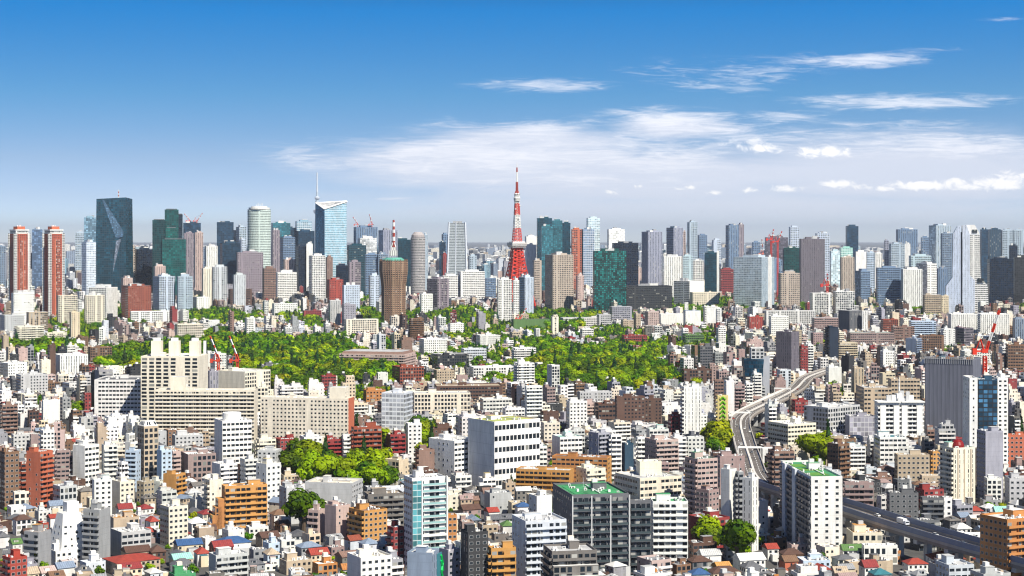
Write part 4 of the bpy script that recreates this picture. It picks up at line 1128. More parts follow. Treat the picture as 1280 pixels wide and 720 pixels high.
def special_A():
    yb = 402; d = gd(yb); xc = 1208; x, y, k = place(xc, yb); f = lambda px: (px-xc)*k; z = lambda py: zat(py, d)
    t = thing('stepped_white_tower', 'white tower with blue shade painted on its left, sloping shoulders and stepped A-shaped outline', 'skyscraper', (x, y, 0), -math.atan(ux(xc))+R(3))
    dp = 26
    def slab(nm, pts, y0, y1, m, c, tc='W'):
        # an outline in elevation with real depth
        n = len(pts); V = [(f(a), y0, z(b2)) for a, b2 in pts]+[(f(a), y1, z(b2)) for a, b2 in pts]
        me = bpy.data.meshes.new(nm); Fs = [tuple(range(n)), tuple(range(2*n-1, n-1, -1))]+[(i, n+i, n+(i+1) % n, (i+1) % n) for i in range(n)]
        me.from_pydata(V, [], Fs); me.materials.append(MLIST[MI[m]]); me.materials.append(MLIST[MI['plain']])
        me.polygons.foreach_set('material_index', [0, 0]+[1]*n)
        at = me.attributes.new('Col', 'FLOAT_COLOR', 'FACE'); at.data.foreach_set('color', ([*C3(c), 1]*2)+([*C3(tc), 1]*n)); l = me.uv_layers.new(name='UVMap')
        for lp in me.loops: v = me.vertices[lp.vertex_index].co; l.data[lp.index].uv = (v.x/3.0, v.z/4.0)
        return link(nm, me, t)
    slab('left_wall', [(1183, 402), (1183, 358), (1191, 347), (1192, 292), (1197, 283), (1201, 282), (1201, 402)], -2, dp, 'slit', (.55, .63, .78), 'W')  # bluish left: shade on a white wall, put into its colour
    slab('middle_wall', [(1203, 402), (1203, 282), (1208, 281), (1212, 292), (1212, 344), (1218, 350), (1218, 402)], -4, dp, 'slit', (.60, .67, .80), 'W')  # the same blue shade, slightly paler, painted into the middle wall
    slab('dark_slot', [(1200.8, 402), (1200.8, 290), (1203.2, 290), (1203.2, 402)], 2, dp-2, 'plain', 'd')
    slab('right_wall', [(1212.2, 402), (1212.2, 293), (1224, 293), (1225, 346), (1234, 358), (1235, 402)], -3.5, dp, 'band', 'W', 'W')
    slab('roof', [(1206, 292), (1208, 281), (1218, 281), (1224, 292.5)], -2, dp-3, 'plain', 'W', 'W')
    link('roof_window', mesh_rows('roof_window', [box(f(1218), -2.6, z(291), z(287), 3*k, .9, 0, 'pane', None, 'plain', 'k')]), t)
    link('skylight', mesh_rows('skylight', [box(f(1225), -4.2, z(353), z(348), 3.8*k, .8, 0, 'pane', None, 'plain', 'k')]), t)
    mark_special(1182, 1235, 281, yb, x, y+dp/2, 50, 22, 0, 'the white A-shaped tower')
special_A()
def special_cone():
    yb = 700; d = gd(yb); xc = 86; x, y, k = place(xc, yb); z = lambda py: zat(py, d); t = thing('tapering_apartment_building', 'pure white apartment building tapering like a cut cone with small scattered windows', 'apartment building', (x, y, 0), R(24)-math.atan(ux(xc)))
    hx, hy = 7.6, 8.2; h = z(640)
    link('wall', mesh_rows('wall', [box(0, 0, 0, 7, hx, hy, 0, 'plain', None, 'roof', 'W'), box(0, 0, 7.01, h, hx, hy, 0, 'plain', None, 'roof', 'W', tx=.62, ty=.45)]), t)
    link('stair_tower', mesh_rows('stair_tower', [box(2.5, 3, 7.02, z(628), 3.2, 2.6, 0, 'plain', None, 'roof', 'W')]), t)
    link('annex', mesh_rows('annex', [box(8.4, 4, 0, h-5, 2.5, 4, 0, 'plain', None, 'roof', 'W')]+[box(10, 4, 3+3*i, 4.1+3*i, 1.4, 3.6, 0, 'plain', None, 'roof', 'W') for i in range(7)]), t)
    wm = window_mesh(); sl = 1-.55; ty = math.atan(hy*.55/(h-7))
    for k2 in range(6):
        zc = 2.5+3.1*k2; q = max(0, (zc-7)/(h-7)); yy = -hy*(1-.55*q)-.05; span = hx*(1-.38*q)
        for i in range(4):
            if (i*7+k2*5) % 3 == 0: continue
            link('window', wm, t, (span*(-.72+.48*i), yy, zc), (-ty if zc > 7 else 0, 0, 0), (1.1 if i % 2 else 1.6, 1, 1.1))
        xx = -hx*(1-.38*q)-.05; tyx = math.atan(hx*.38/(h-7))
        for i in range(2): link('window', wm, t, (xx, hy*(1-.55*q)*(-.4+.8*i), zc), (-tyx if zc > 7 else 0, 0, -R(90)), (1.0, 1, 1.2))
    mark_special(65, 104, 630, yb, x, y, 11, 9, 0, 'the white cone building')
special_cone()
def special_wedge():
    yb = 500; d = gd(yb); xc = 946; x, y, k = place(xc, yb); f = lambda px: (px-xc)*k; z = lambda py: zat(py, d)
    t = thing('wedge_building', 'dark blue and grey wedge-shaped building with white box on its roof', 'office building', (x, y, 0), 0)
    link('wall', prism('wall', [(f(937), -8), (f(952), -12), (f(962), 0), (f(940), 14)], 0, z(448), 'plain', (.32, .34, .38), 'roof', 'g', 1, 3, 4, (0, 0), [z(455), z(446), z(444), z(448)]), t)
    link('glass_wedge', prism('glass_wedge', [(f(930), -7), (f(944), -13), (f(951), -12.4), (f(936), 4)], z(470), z(448), 'glass', (.01, .07, .13), 'roof', 'V', 1.15), t)
    link('roof_box', mesh_rows('roof_box', [box(f(946), 0, z(448), z(434), 8*k, 7, 0, 'big', 'plain', 'roof', 'l', 'W', 4, 3.5)]), t); mark_special(930, 962, 434, yb, x, y, 18, 14, 0, 'the blue wedge building')
special_wedge()
def make_crane(px, ybase, zb, hmast, jib, ang, col, label, sc_=1.0, d=None):
    """a luffing tower crane: mast, cab, counter-jib, red and white jib"""
    d = d or gd(ybase); x = ux(px)*d; t = thing('tower_crane', label, 'tower crane', (x, d, zb)); t['group'] = 'tower cranes'; s = sc_; m = []
    for i in range(int(hmast/(3*s))):
        z0, z1 = i*3*s, (i+1)*3*s
        for a, b2 in ((-1,-1),(1,-1),(1,1),(-1,1)): m.append(((a*s, b2*s, z0), (a*s, b2*s, z1), .28*s, col))
        for a, b2, c, e in ((-1,-1,1,-1),(1,-1,1,1),(1,1,-1,1),(-1,1,-1,-1)): m.append(((a*s, b2*s, z0), (c*s, e*s, z1), .16*s, col)); m.append(((a*s, b2*s, z1), (c*s, e*s, z1), .16*s, col))
    link('mast', bars2mesh('mast', m), t); H = hmast
    link('cab', mesh_rows('cab', [box(0, 0, H, H+2.4*s, 2.2*s, 1.8*s, 0, 'paint', None, 'paint', col), box(2.6*s, -1.2*s, H+.2, H+2*s, 1*s, .8*s, 0, 'pane', None, 'paint', col, 'W')]), t)
    link('counter_jib', mesh_rows('counter_jib', [box(-4.5*s, 0, H+.6*s, H+1.6*s, 4*s, 1.4*s, 0, 'paint', None, 'paint', col), box(-7*s, 0, H-1.2*s, H+2.8*s, 1.4*s, 1.6*s, 0, 'plain', None, 'plain', col)]), t)
    e = Vector((math.cos(ang), 0, math.sin(ang))); up = Vector((-math.sin(ang), 0, math.cos(ang))); j = []; n = max(6, int(jib/(3*s)))
    b0 = Vector((1.5*s, 0, H+2*s))
    for i in range(n):
        p, q = b0+e*jib*i/n, b0+e*jib*(i+1)/n; c = 'W' if (i*5//n) % 2 else col
        for v in (up*.9*s, Vector((0, .8*s, 0)), Vector((0, -.8*s, 0))): j.append((p+v, q+v, .3*s, c))
        j.append((p+up*.9*s, q+Vector((0, .8*s, 0)), .15*s, c)); j.append((p+Vector((0, .8*s, 0)), q+Vector((0, -.8*s, 0)), .15*s, c))
    link('jib', bars2mesh('jib', j), t)
    a = Vector((-3*s, 0, H+9*s)); link('a_frame', bars2mesh('a_frame', [((-1*s, -1*s, H+2.4*s), a, .3*s, col), ((-1*s, 1*s, H+2.4*s), a, .3*s, col), ((-6*s, 0, H+1.6*s), a, .2*s, col), (a, b0+e*jib*.95, .09*s, 'd')]), t)
    return t
dn = gd(556); make_crane(1231, 556, 0, zat(441, dn+45), 34, R(72), (.62, .04, .015), 'large red and white tower crane standing behind the netted tower', 1.25, d=dn+45)
make_crane(273, 500, 0, zat(452, gd(500)), 26, R(112), (.55, .06, .03), 'left one of two red-white cranes behind the tall cream office block')
make_crane(297, 500, 0, zat(452, gd(500)), 26, R(112), (.55, .06, .03), 'right one of two red-white cranes behind the tall cream office block')
D = gd(376); make_crane(447, 376, zat(284, gd(370)), 6, 26, R(125), (.62, .2, .2), 'red crane on the dark tower roof, left of its pair', 1.3, d=gd(370)+16); make_crane(465, 376, zat(284, gd(370)), 6, 30, R(108), (.62, .2, .2), 'red crane on the dark tower roof, right of its pair', 1.3, d=gd(370)+16)
make_crane(237, 374, zat(279, gd(370)), 5, 26, R(130), (.6, .2, .2), 'small red crane on the dark blue roof behind the stepped tower, leaning left', 1.3, d=gd(370)+14)
make_crane(246, 374, zat(279, gd(370)), 5, 26, R(55), (.6, .2, .2), 'small red crane on the dark blue roof behind the stepped tower, leaning right', 1.3, d=gd(370)+14)
make_crane(964, 380, 0, zat(300, gd(380)), 24, R(80), (.62, .06, .05), 'red crane in front of the broad dark purple block, left one', 1.6, d=gd(380)); make_crane(972, 380, 0, zat(303, gd(380)), 26, R(70), (.62, .06, .05), 'red crane in front of the broad dark purple block, right one', 1.6, d=gd(380))
make_crane(953.5, 384, 0, zat(318, gd(384)), 34, R(96), (.62, .2, .15), 'thin pale red crane rising behind the broad glass slab', 1.2, d=gd(384))
make_crane(1034, 392, 0, zat(358, gd(392)), 24, R(95), (.62, .05, .04), 'red and white crane mast right of the near-black slab tower', 1.8, d=gd(392)+30)
make_crane(650, 416, 14, 9, 20, R(60), (.6, .08, .05), 'small red crane above the dark green low block', 1.0, d=gd(416)+14)
# ---------------------------------------------------------------- table of buildings
for ln in SPEC.strip().splitlines():
    root, b = add_spec(ln)
    hx, hy, h = b['hx'], b['hy'], b['h']; lb = root.get('label') or ''
    if 'hospital block' in lb:
        link('roof_garden', mesh_rows('roof_garden', [box(0, 1, h+.13, h+.35, hx*.8, hy*.7, 0, 'roof', None, 'roof', (.44, .50, .15))]), root)
    if 'green rooftop strips' in lb:
        for q in (-.05, .62): link('stair_tower', mesh_rows('stair_tower', [box(-hx-.8, hy*q, 0, h+1.2, .79, 3.2, 0, 'plain', None, 'roof', 'H', 'W')]), root)
        for q in (-.55, 0, .5): link('roof_lawn', mesh_rows('roof_lawn', [box(-1, q*hy, h+.14, h+.3, hx*.6, hy*.17, 0, 'roof', None, 'roof', 'E', (.13, .32, .06))]), root)
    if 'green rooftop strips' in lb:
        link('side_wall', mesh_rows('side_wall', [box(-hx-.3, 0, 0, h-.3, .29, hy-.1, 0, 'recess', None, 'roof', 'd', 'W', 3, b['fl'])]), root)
    if 'charcoal apartment' in lb:
        for q in (-.75, .75): link('roof_lawn', mesh_rows('roof_lawn', [box(q*hx*.8, 0, h+.14, h+.3, hx*.18, hy*.7, 0, 'roof', None, 'roof', 'G', (.06, .34, .13))]), root)
        for q in range(4): link('column', mesh_rows('column', [box(-hx+(q*2*hx/3), -hy-1.42, 0, h+.4, .28, .12, 0, 'plain', None, 'plain', 'l')]), root)
    if 'white-framed tower' in lb:
        link('frame', mesh_rows('frame', [box(hx+.3, -hy-.8, 0, h+1.2, .35, .9, 0, 'plain', None, 'plain', 'W'), box(-hx*.45, -hy-1.5, 0, h+1.2, .3, .15, 0, 'plain', None, 'plain', 'W'), box(hx*.3, -hy-1.46, h*.36, h*.36+1.3, hx*.72, .15, 0, 'plain', None, 'plain', 'W')]), root)
        link('glass_corner', mesh_rows('glass_corner', [box(-hx+2.2, -hy-.72, 2, h-.5, 2.3, .7, 0, 'tealpane', None, 'roof', (.08, .26, .30), 'W', 2.3, 3.1)]), root)
    if 'domed glass top' in lb:
        link('glass_roof', mesh_rows('glass_roof', [box(0, 0, h+1.0, h+4.2, hx*.95, hy*.95, 0, 'big', None, 'roof', 'W', 'w', 2, 3.3, .7, .6)]), root)
    if 'rooftop drum' in lb:
        link('roof_drum', lathe('roof_drum', [(6.5, h+.1), (6.5, h+5.5), (6, h+5.7), (.01, h+5.8)], 20, 'plain', 'W'), root, (-1, 0, 0))
    if 'zigzag' in lb:
        s = [((hx+.2, -hy-.9, h-2), (hx+2.6, -hy-.9, h-6)), ((hx+2.6, -hy-.9, h-6), (hx+.4, -hy-.9, h-9)), ((hx+.2, -hy-.9, h-4.5), (hx+3, -hy-.9, h-9.5)), ((hx+.4, -hy-.9, h-9), (hx+2.2, -hy-.9, h-12))]
        link('zigzag_sign', bars2mesh('zigzag_sign', [(p, q, .42, (.0, .42, .08)) for p, q in s]), root)
        link('sign_panel', mesh_rows('sign_panel', [box(hx-.6, -hy-.3, h-13, h-1, 3.2, .28, 0, 'plain', None, 'plain', 'T')]), root)
    if 'lime leaf' in lb:
        for q in range(9): link('leaf_panel', bars2mesh('leaf_panel', [((-hx*.5, -hy-.3, 3+q*3.6), (0, -hy-.3, 5.4+q*3.6), .55, (.12, .35, .01)), ((hx*.5, -hy-.3, 3+q*3.6), (0, -hy-.3, 5.4+q*3.6), .55, (.12, .35, .01))]), root)
    if 'three rooftop' in lb:
        for q in (-.72, 0.0, .62): link('roof_tower', mesh_rows('roof_tower', [box(0, q*hy, h+.2, h+13, 3.6, 4.2, 0, 'plain', None, 'roof', 'C', 'w'), box(0, q*hy, h+13.01, h+15.5, 2.2, 2.6, 0, 'plain', None, 'roof', 'W', 'w')]), root)
        link('chimney', mesh_rows('chimney', [box(hx+1.2, -hy+3, 0, h+12, 1, 1, 0, 'plain', None, 'roof', 'W')]), root)
    if 'orange right end' in lb:
        link('end_wall', mesh_rows('end_wall', [box(0, -hy-.3, 0, h+1, hx*.85, .3, 0, 'plain', None, 'roof', 'h')]), root)
        link('stair_tower', mesh_rows('stair_tower', [box(0, -hy*.74, h+.2, h+9, hx*.8, 6, 0, 'sparse', 'plain', 'roof', 'C', 'w')]), root)
    if 'tall cream office' not in lb and 'long cream apartment' in lb:
        link('stair_tower', mesh_rows('stair_tower', [box(0, hy*.55, h+.2, h+11, hx*.8, 6, 0, 'sparse', 'plain', 'roof', 'C', 'w')]), root)
    if 'courtyard' in lb:
        link('tiled_roof', mesh_rows('tiled_roof', [box(0, 0, h+.15, h+3.5, hx*.96, hy*.96, 0, 'tile', None, 'roof', 'z', 'l', .8, 1, .86, .94)]), root)
    if 'jutting white roofs' in lb:
        for q in (-.52, .52): link('roof_canopy', mesh_rows('roof_canopy', [box(q*hx, 0, h+1.2, h+2.0, hx*.5, hy+1.8, 0, 'plain', None, 'roof', 'W')]), root)
        for q in range(12): link('roof_equipment', mesh_rows('roof_equipment', [box(rnd.uniform(-.5, .5)*hx, rnd.uniform(-.4, .4)*hy, h+2, h+rnd.uniform(4, 10), rnd.uniform(1, 2.5), rnd.uniform(1, 2), 0, 'paint', None, 'paint', rnd.choice('WWwl'))]), root)
        link('wall_panel', mesh_rows('wall_panel', [box(q*hx, -hy-1.45, 0, h-1, 2.2, .15, 0, 'plain', None, 'roof', 'W') for q in (-.78, -.2, .15, .8)]), root)
        link('antenna', bars2mesh('antenna', [((0, 0, h+5), (0, 0, h+20), (.5, .2), 'W')]), root)
    if 'cylindrical' in lb or 'tall vertical strips' in lb:
        link('roof_dome', lathe('roof_dome', [(4.2, h+.2), (4.0, h+2), (3.2, h+3.8), (1.8, h+5), (.01, h+5.5)], 16, 'paint', (.2, .01, .01)), root)
        for q in (-.6, 0, .6): link('wall_strip', mesh_rows('wall_strip', [box(q*hx, -hy-.12, 0, h, .35, .1, 0, 'plain', None, 'roof', 'b')]), root)
    if 'scaffold netting' in lb:
        link('scaffold', bars2mesh('scaffold', [((-hx-.3, y_, h-3), (-hx-.3, y_, h+2.6), .15, 'g') for y_ in np.linspace(-hy, hy, 24)]+[((-hx-.3, -hy, h+z_), (-hx-.3, hy, h+z_), .12, 'g') for z_ in (.8, 2.2)]), root)
        for q in range(14): link('rooftop_load', mesh_rows('rooftop_load', [box(rnd.uniform(-.7, .7)*hx, rnd.uniform(-.8, .8)*hy, h+.15, h+rnd.uniform(1, 3), rnd.uniform(.6, 2), rnd.uniform(.6, 2), 0, 'paint', None, 'paint', rnd.choice('WTdob'))]), root)
    if 'solar panels' in lb:
        for q in range(4): link('solar_panel', mesh_rows('solar_panel', [box(-hx*.2+q*.28*hx, 0, h+.5, h+.6, hx*.12, hy*.7, 0, 'pane', None, 'pane', 'v')]), root)
        for q in range(4): link('terrace', mesh_rows('terrace', [box(-hx-1.8-q*1.6, 0, 0, h-6-q*4.5, 1.8+q*.05, hy*.95, 0, 'recess', None, 'roof', 'o', 'O', 3, 3)]), root)
    if 'terraced apartment building with planted' in lb:
        for q in range(3): link('terrace', mesh_rows('terrace', [box(0, -hy-2.2-q*2.2, 0, h-5-q*4.5, hx*(1+.12*q), 1.1, 0, 'recess', None, 'roof', 'Z', 'w', 3, 3)]), root)
    if 'seen lengthwise' in lb:
        link('end_wall', mesh_rows('end_wall', [box(0, -hy-.25, 0, h+.6, hx*1.02, .24, 0, 'punch', 'plain', 'roof', 'O', 'O')]), root)
# ---------------------------------------------------------------- trees
def crown_mesh(name, seed, n=420, c0=(.05, .10, .012), c1=(.14, .20, .02), shape='round', leaf=.13):
    r = np.random.RandomState(seed); nl = 9
    if shape == 'round': lob = np.stack([r.uniform(-.55, .55, nl), r.uniform(-.55, .55, nl), r.uniform(-.3, .5, nl)], 1); lr = r.uniform(.34, .55, nl); lob[0] = 0; lr[0] = .6
    else: z = np.linspace(-.9, 1.0, nl); lob = np.stack([r.uniform(-.05, .05, nl), r.uniform(-.05, .05, nl), z], 1); lr = .5*(1.08-(z+.9)/1.95)
    k = r.choice(nl, n, p=lr**2/sum(lr**2)); d = r.normal(size=(n, 3)); d /= np.linalg.norm(d, axis=1)[:, None]
    P = lob[k]+d*(lr[k]*r.uniform(.75, 1.08, n))[:, None]
    nrm = d+r.normal(size=(n, 3))*.14+np.array([0, 0, .12]); nrm /= np.linalg.norm(nrm, axis=1)[:, None]
    a = np.cross(nrm, r.normal(size=(n, 3))); a /= np.linalg.norm(a, axis=1)[:, None]; b = np.cross(nrm, a); s = leaf*r.uniform(.6, 1.3, n)[:, None]
    V = np.stack([P-a*s-b*s*.7, P+a*s-b*s*.7, P+a*s+b*s*.7, P-a*s+b*s*.7], 1).reshape(-1, 3); Fs = np.arange(4*n).reshape(n, 4)
    t = np.clip(r.uniform(0, .8, nl)[k]+r.uniform(0, .2, n), 0, 1)[:, None]; col = np.concatenate([np.array(c0)*(1-t)+np.array(c1)*t, np.ones((n, 1))], 1)
    # solid heart of each clump
    Vc, Fc, Cc = [], [], []; base = len(V)
    for i in range(nl):
        rr = lr[i]*.78; g = [(0, 0, 1)]
        rings = [(.7, .7), (1, 0), (.7, -.7)]; st = base+len(Vc)
        for cr, z in rings:
            for q in range(6): an = q*math.pi/3; Vc.append(lob[i]+rr*np.array([cr*math.cos(an), cr*math.sin(an), z]))
        for ri in range(2):
            for q in range(6): Fc.append([st+ri*6+(q+1) % 6, st+ri*6+q, st+ri*6+6+q, st+ri*6+6+(q+1) % 6]); Cc.append([*(np.array(c0)*1.0), 1])
        Fc.append([st, st+1, st+2, st+3]); Fc.append([st, st+3, st+4, st+5]); Cc += [[*c0, 1]]*2
    V = np.concatenate([V, np.array(Vc)]); Fs = np.concatenate([Fs, np.array(Fc)]); col = np.concatenate([col, np.array(Cc)])
    return (V, Fs, np.full(len(Fs), MI['leaf']), col)
KINDS = [dict(c0=(0.063,0.116,0.006), c1=(0.233,0.317,0.010)), dict(c0=(0.116,0.158,0.006), c1=(0.359,0.391,0.013)), dict(c0=(0.021,0.058,0.009), c1=(0.084,0.158,0.013)), dict(c0=(0.084,0.138,0.009), c1=(0.296,0.402,0.016)),
         dict(c0=(0.032,0.074,0.009), c1=(0.138,0.211,0.013)), dict(c0=(0.010,0.032,0.010), c1=(0.038,0.084,0.021), shape='cone')]
CR = [crown_mesh('crown', 10+i, 1000, leaf=.10, **k) for i, k in enumerate(KINDS)]
CRM = [arr2mesh('crown', *c) for c in CR]
CRL = [crown_mesh('crown', 50+i, 420, leaf=.125, **k) for i, k in enumerate(KINDS)]
plain('bark', .3, .9, fix=(.09, .065, .045))
TRK = lathe('trunk', [(.09, 0), (.055, .35), (.045, .7), (.02, 1.0)], 7, 'bark', 'n')
LIMB = bars2mesh('limb', [((0, 0, .45), (.30*math.cos(a), .30*math.sin(a), .9), (.03, .012), 'n') for a in (0, 2.1, 4.2)], 'bark')
TREES = []      # (x, y, radius, kind)
PARKS = [(170,462,52,15,0),(215,457,60,13,0),(270,449,70,14,0),(330,449,60,16,0),(385,449,60,13,0),(400,462,62,22,0),(372,482,58,20,0),(330,470,40,20,0),(440,474,50,12,0),(480,472,30,9,0),(505,480,36,8,1),(425,500,40,9,1),
         (765,480,62,23,0),(712,482,42,18,0),(690,455,34,14,0),(825,470,22,14,1),(740,462,50,14,0),(684,440,22,9,1),(52,446,52,7,0),(90,428,26,6,1),(250,398,40,7,1),(288,405,30,6,1),(110,412,40,7,1),(165,405,30,5,1),
         (396,603,42,13,0),(455,612,34,14,0),(462,580,30,7,0),(532,560,9,14,0),(648,612,10,5,1),(600,602,30,5,1),(903,567,20,11,0),(1026,580,14,12,0),(990,388,32,9,0),(1083,390,22,10,0),(840,390,40,8,0),(905,388,24,8,1),(930,394,18,6,1),
         (905,448,14,14,1),(935,440,18,9,1),(975,440,16,14,1),(1040,500,14,14,1),(1022,440,12,12,1),(1000,404,26,5,1),(1150,396,28,6,1),(565,404,30,8,1),(470,408,14,8,0),(515,408,12,8,0),(540,398,20,7,0),(580,424,24,8,1),(625,415,18,7,1),
         (415,374,18,6,1),(352,372,16,6,1),(705,412,24,8,0),(740,404,16,6,1),(640,432,20,6,1),(790,434,24,8,1),(835,436,28,8,1),(870,436,22,7,1),(780,455,60,9,1),(850,480,14,8,1),(560,450,14,6,1),(640,480,14,6,1),(590,452,14,7,1),(618,484,16,7,1),
         (895,505,8,6,1),(725,408,18,6,0),(470,500,40,8,1),(300,586,14,7,0),(540,588,8,16,0),(380,672,11,5,0),(106,606,12,6,0),(102,700,4,3,1),(1275,570,14,8,0),(1150,560,10,4,1),(885,688,16,8,0),(925,712,16,8,0),(1146,698,5,5,1),(925,515,3,8,1),(95,348,8,3,1),(60,515,12,5,1),(95,520,16,5,1),(5,625,10,3,1)]
for _ in range(95): PARKS.append((rnd.uniform(0, 1280), rnd.uniform(388, 500)-rnd.uniform(0, 30), rnd.uniform(6, 26), rnd.uniform(2.5, 7), 1))
for _ in range(60): PARKS.append((rnd.uniform(100, 900), rnd.uniform(395, 470), rnd.uniform(8, 26), rnd.uniform(3, 8), 1))
def add_park(px, py, rx, ry, sparse):
    y0, y1 = gd(py+ry), gd(max(py-ry, HZ+18)); n = 0
    w = rx/F*gd(py); area = math.pi*w*(y1-y0)/2; cnt = min(700, int(area/(150 if not sparse else 130)))
    k0 = rnd.choice((0, 1, 3))
    for _ in range(cnt*2):
        if n >= cnt: break
        y = rnd.uniform(y0, y1); pp = HZ+EYE*F/y; e = (pp-py)/ry
        if abs(e) >= 1: continue
        wx = rx*math.sqrt(1-e*e); x = (px-640+rnd.uniform(-wx, wx))/F*y
        ix, iy = occ_idx(x, y)
        if 0 <= ix < OCC.shape[0] and 0 <= iy < OCC.shape[1] and OCC[ix, iy] not in (0, 2): continue
        r = (rnd.uniform(5.5, 12.0) if not sparse else rnd.uniform(3.5, 7)) if y < 3300 else rnd.uniform(5, 9.5)
        kind = rnd.choice((k0, 0, 0, 1, 2, 3, 2, 5, 4, 4, 2)) if not sparse else rnd.choice((0, 1, 2, 3, 4, 5))
        TREES.append((x, y, r, kind)); n += 1; occ_mark(x, y, r*.55, r*.55, 0, 2, 0)
for p in PARKS: add_park(*p)
def fin_parks():
    pass
# ---------------------------------------------------------------- houses one can pick out in the foreground: left, right, eaves row, wall, roof, shape
HOUSES = """133 196 702 b R hip|wide house with big rust-red roof at the bottom, right of the white cone building
147 176 711 c x gx|house with crimson roof in front of the wide rust-red roof
153 187 690 b N gx|house with dark brown ridge roof behind the wide rust-red roof
187 206 690 N N hip|dark house with near-black hip roof right of the rust-red roof
102 130 704 H W flat|white cube house left of the wide rust-red roof
65 88 690 W W flat|white terraced house at the foot of the white cone building
68 92 710 w u gx|house with blue-grey ribbed roof, bottom edge below the white cone building
17 36 713 g u gx|grey house with slate blue roof, bottom left corner area
20 47 718 c b gx|cream house with tan roof cut by the bottom edge, far left
48 68 716 W p gx|white house with pale pink roof at the bottom edge
13 26 680 w E gx|house with moss green roof at the lower left
50 58 655 R R flat|small bright red box house left of the white cone building
146 165 636 w x gx|house with crimson roof below the domed-glass-top tower, left one
173 190 636 w x hip|house with crimson hip roof left of the pink-white block
184 196 652 W R hip|little house with scarlet roof beside the brown terrace block
218 252 681 c a gx|house under a bright blue roof left of the orange terraces
244 261 692 W R hip|white house with scarlet hip roof near the teal roof
213 239 699 c q gx|house with pale mint roof at the lower left
214 242 707 W d hip|white house with dark grey hip roof in front of the mint roof
213 243 719 G G flat|flat bright green roof cut by the bottom edge
269 312 679 w a hip|long house with bright blue roof in front of the orange terraces
263 290 684 x x gx|house with dark red ribbed roof beside the long blue roof
308 335 660 w W flat|house with broad white flat roof below the orange terraces
331 347 680 B H flat|pale blue house beside the blue awning house
348 367 676 w l flat|white house with dark blue awning left of the round tree
384 410 693 c R gx|low cream house with long scarlet roof
371 400 684 g u hip|grey house with slate hip roof right of the round tree
351 388 702 b W flat|low house with large bright white flat roof
235 257 654 w W hip|house with white vaulted roof between the pink-white block and the white curved house
261 283 654 W W gx|white glazed house with curved roof below the cream tower
331 348 693 B b hip|blue and white house with brown hip roof
300 330 706 g d hip|dark house with black roof near the long white-roofed block
574 600 637 P N gx|house with dark purple gable roof right of the glass balcony tower
607 622 640 w R gx|small house with scarlet roof above the dark long roof
610 642 649 g d gx|long dark grey ridge roof house right of the glass balcony tower
1050 1077 688 W E gx|white house with moss green roof below the green-roofed tower
972 1001 664 C c hip|cream house with rounded vaulted roof at the foot of the green-roofed tower
985 1016 682 p b flat|pinkish house with tan roof in front of the green-roofed tower
975 1003 693 n N hip|house with dark brown hip roof in front of the pinkish house
976 995 702 h n gx|brick orange house with brown gable
918 955 700 W W gx|white house with large white sloped roof beside the small trees
873 900 694 W l gx|white house with pale metal roof behind the dark brown roofed house
860 888 702 d N hip|house with dark brown roof below the crimson block
892 912 710 w O gx|house with bright ochre roof at the bottom
955 971 686 w R gx|house with scarlet roof left of the vaulted cream house
862 886 718 w a hip|house with bright blue roof cut by the bottom edge
886 925 716 c N hip|house with broad brown-grey hip roof at the bottom edge
1130 1158 705 W R hip|white house with bright red hip roof near the expressway foot
1160 1204 699 W r hip|large white house with rust-red roof beneath the expressway
1241 1262 640 u q gx|blue-grey house with pale green gable roof above the corner building
1185 1205 671 W W gx|white gabled house beside the expressway, left one
1204 1226 673 W W gx|white gabled house beside the expressway, right one
1076 1095 709 W x gx|white house with plum-red roof at the bottom
1088 1112 718 g T hip|house with teal roof cut by the bottom edge
1112 1124 690 o o flat|ochre box house below the white low block
1010 1028 700 w d gx|house with dark gable roof left of the blue-panelled block
998 1036 702 B W flat|blue-panelled house block with white flat roof
108 124 640 w d hip|white house with pointed dark slate roof above the concrete tower
60 78 632 w u gx|house with blue-grey roof above the white cone building
28 46 668 w N gx|house with brown roof behind the ochre balcony block
392 420 706 o W flat|long low house with white terrace and orange front, bottom edge
426 436 712 w o gx|house with orange-brown roof beside the white terrace block
700 715 596 w p gx|house with pinkish roof near the ochre terraces
520 540 620 w W flat|white flat house behind the glass balcony tower
1040 1058 716 g b gx|grey house with long tan roof at the bottom edge
1226 1250 626 g p flat|grey house with pink flat roof left of the green gable"""
for ln in HOUSES.splitlines():
    a, _, lab = ln.partition('|'); t = a.split(); x0, x1, ye = map(float, t[:3]); pitch = t[5] if t[5] != 'flat' else None
    h = 6.2; d = (EYE-h)*F/(ye-HZ); w = (x1-x0)/F*d; th = R(rnd.uniform(12, 24)); hx = w*.5*.92; hy = min(max(4.0, hx*rnd.uniform(.55, .8)), 9)
    xx = ux((x0+x1)/2)*(d+hy)
    b = dict(x=xx, y=d+hy, hx=hx, hy=hy, ang=th-math.atan(ux(x0)), h=h, n=2, fl=3.0, A=rnd.choice('ppsq'), B='s', wc=t[3], tc=t[4], kind='house', d=d, bay=2.6, pitch=pitch, rh=rnd.uniform(2.2, 3.0), manual=1)
    if 'awning' in lab: pass
    put_building(b, 0, 'house', lab); occ_mark(xx, d+hy, hx, hy, b['ang'], pad=.5); MAN.append((x0, x1, ye-6, ye+14, d))
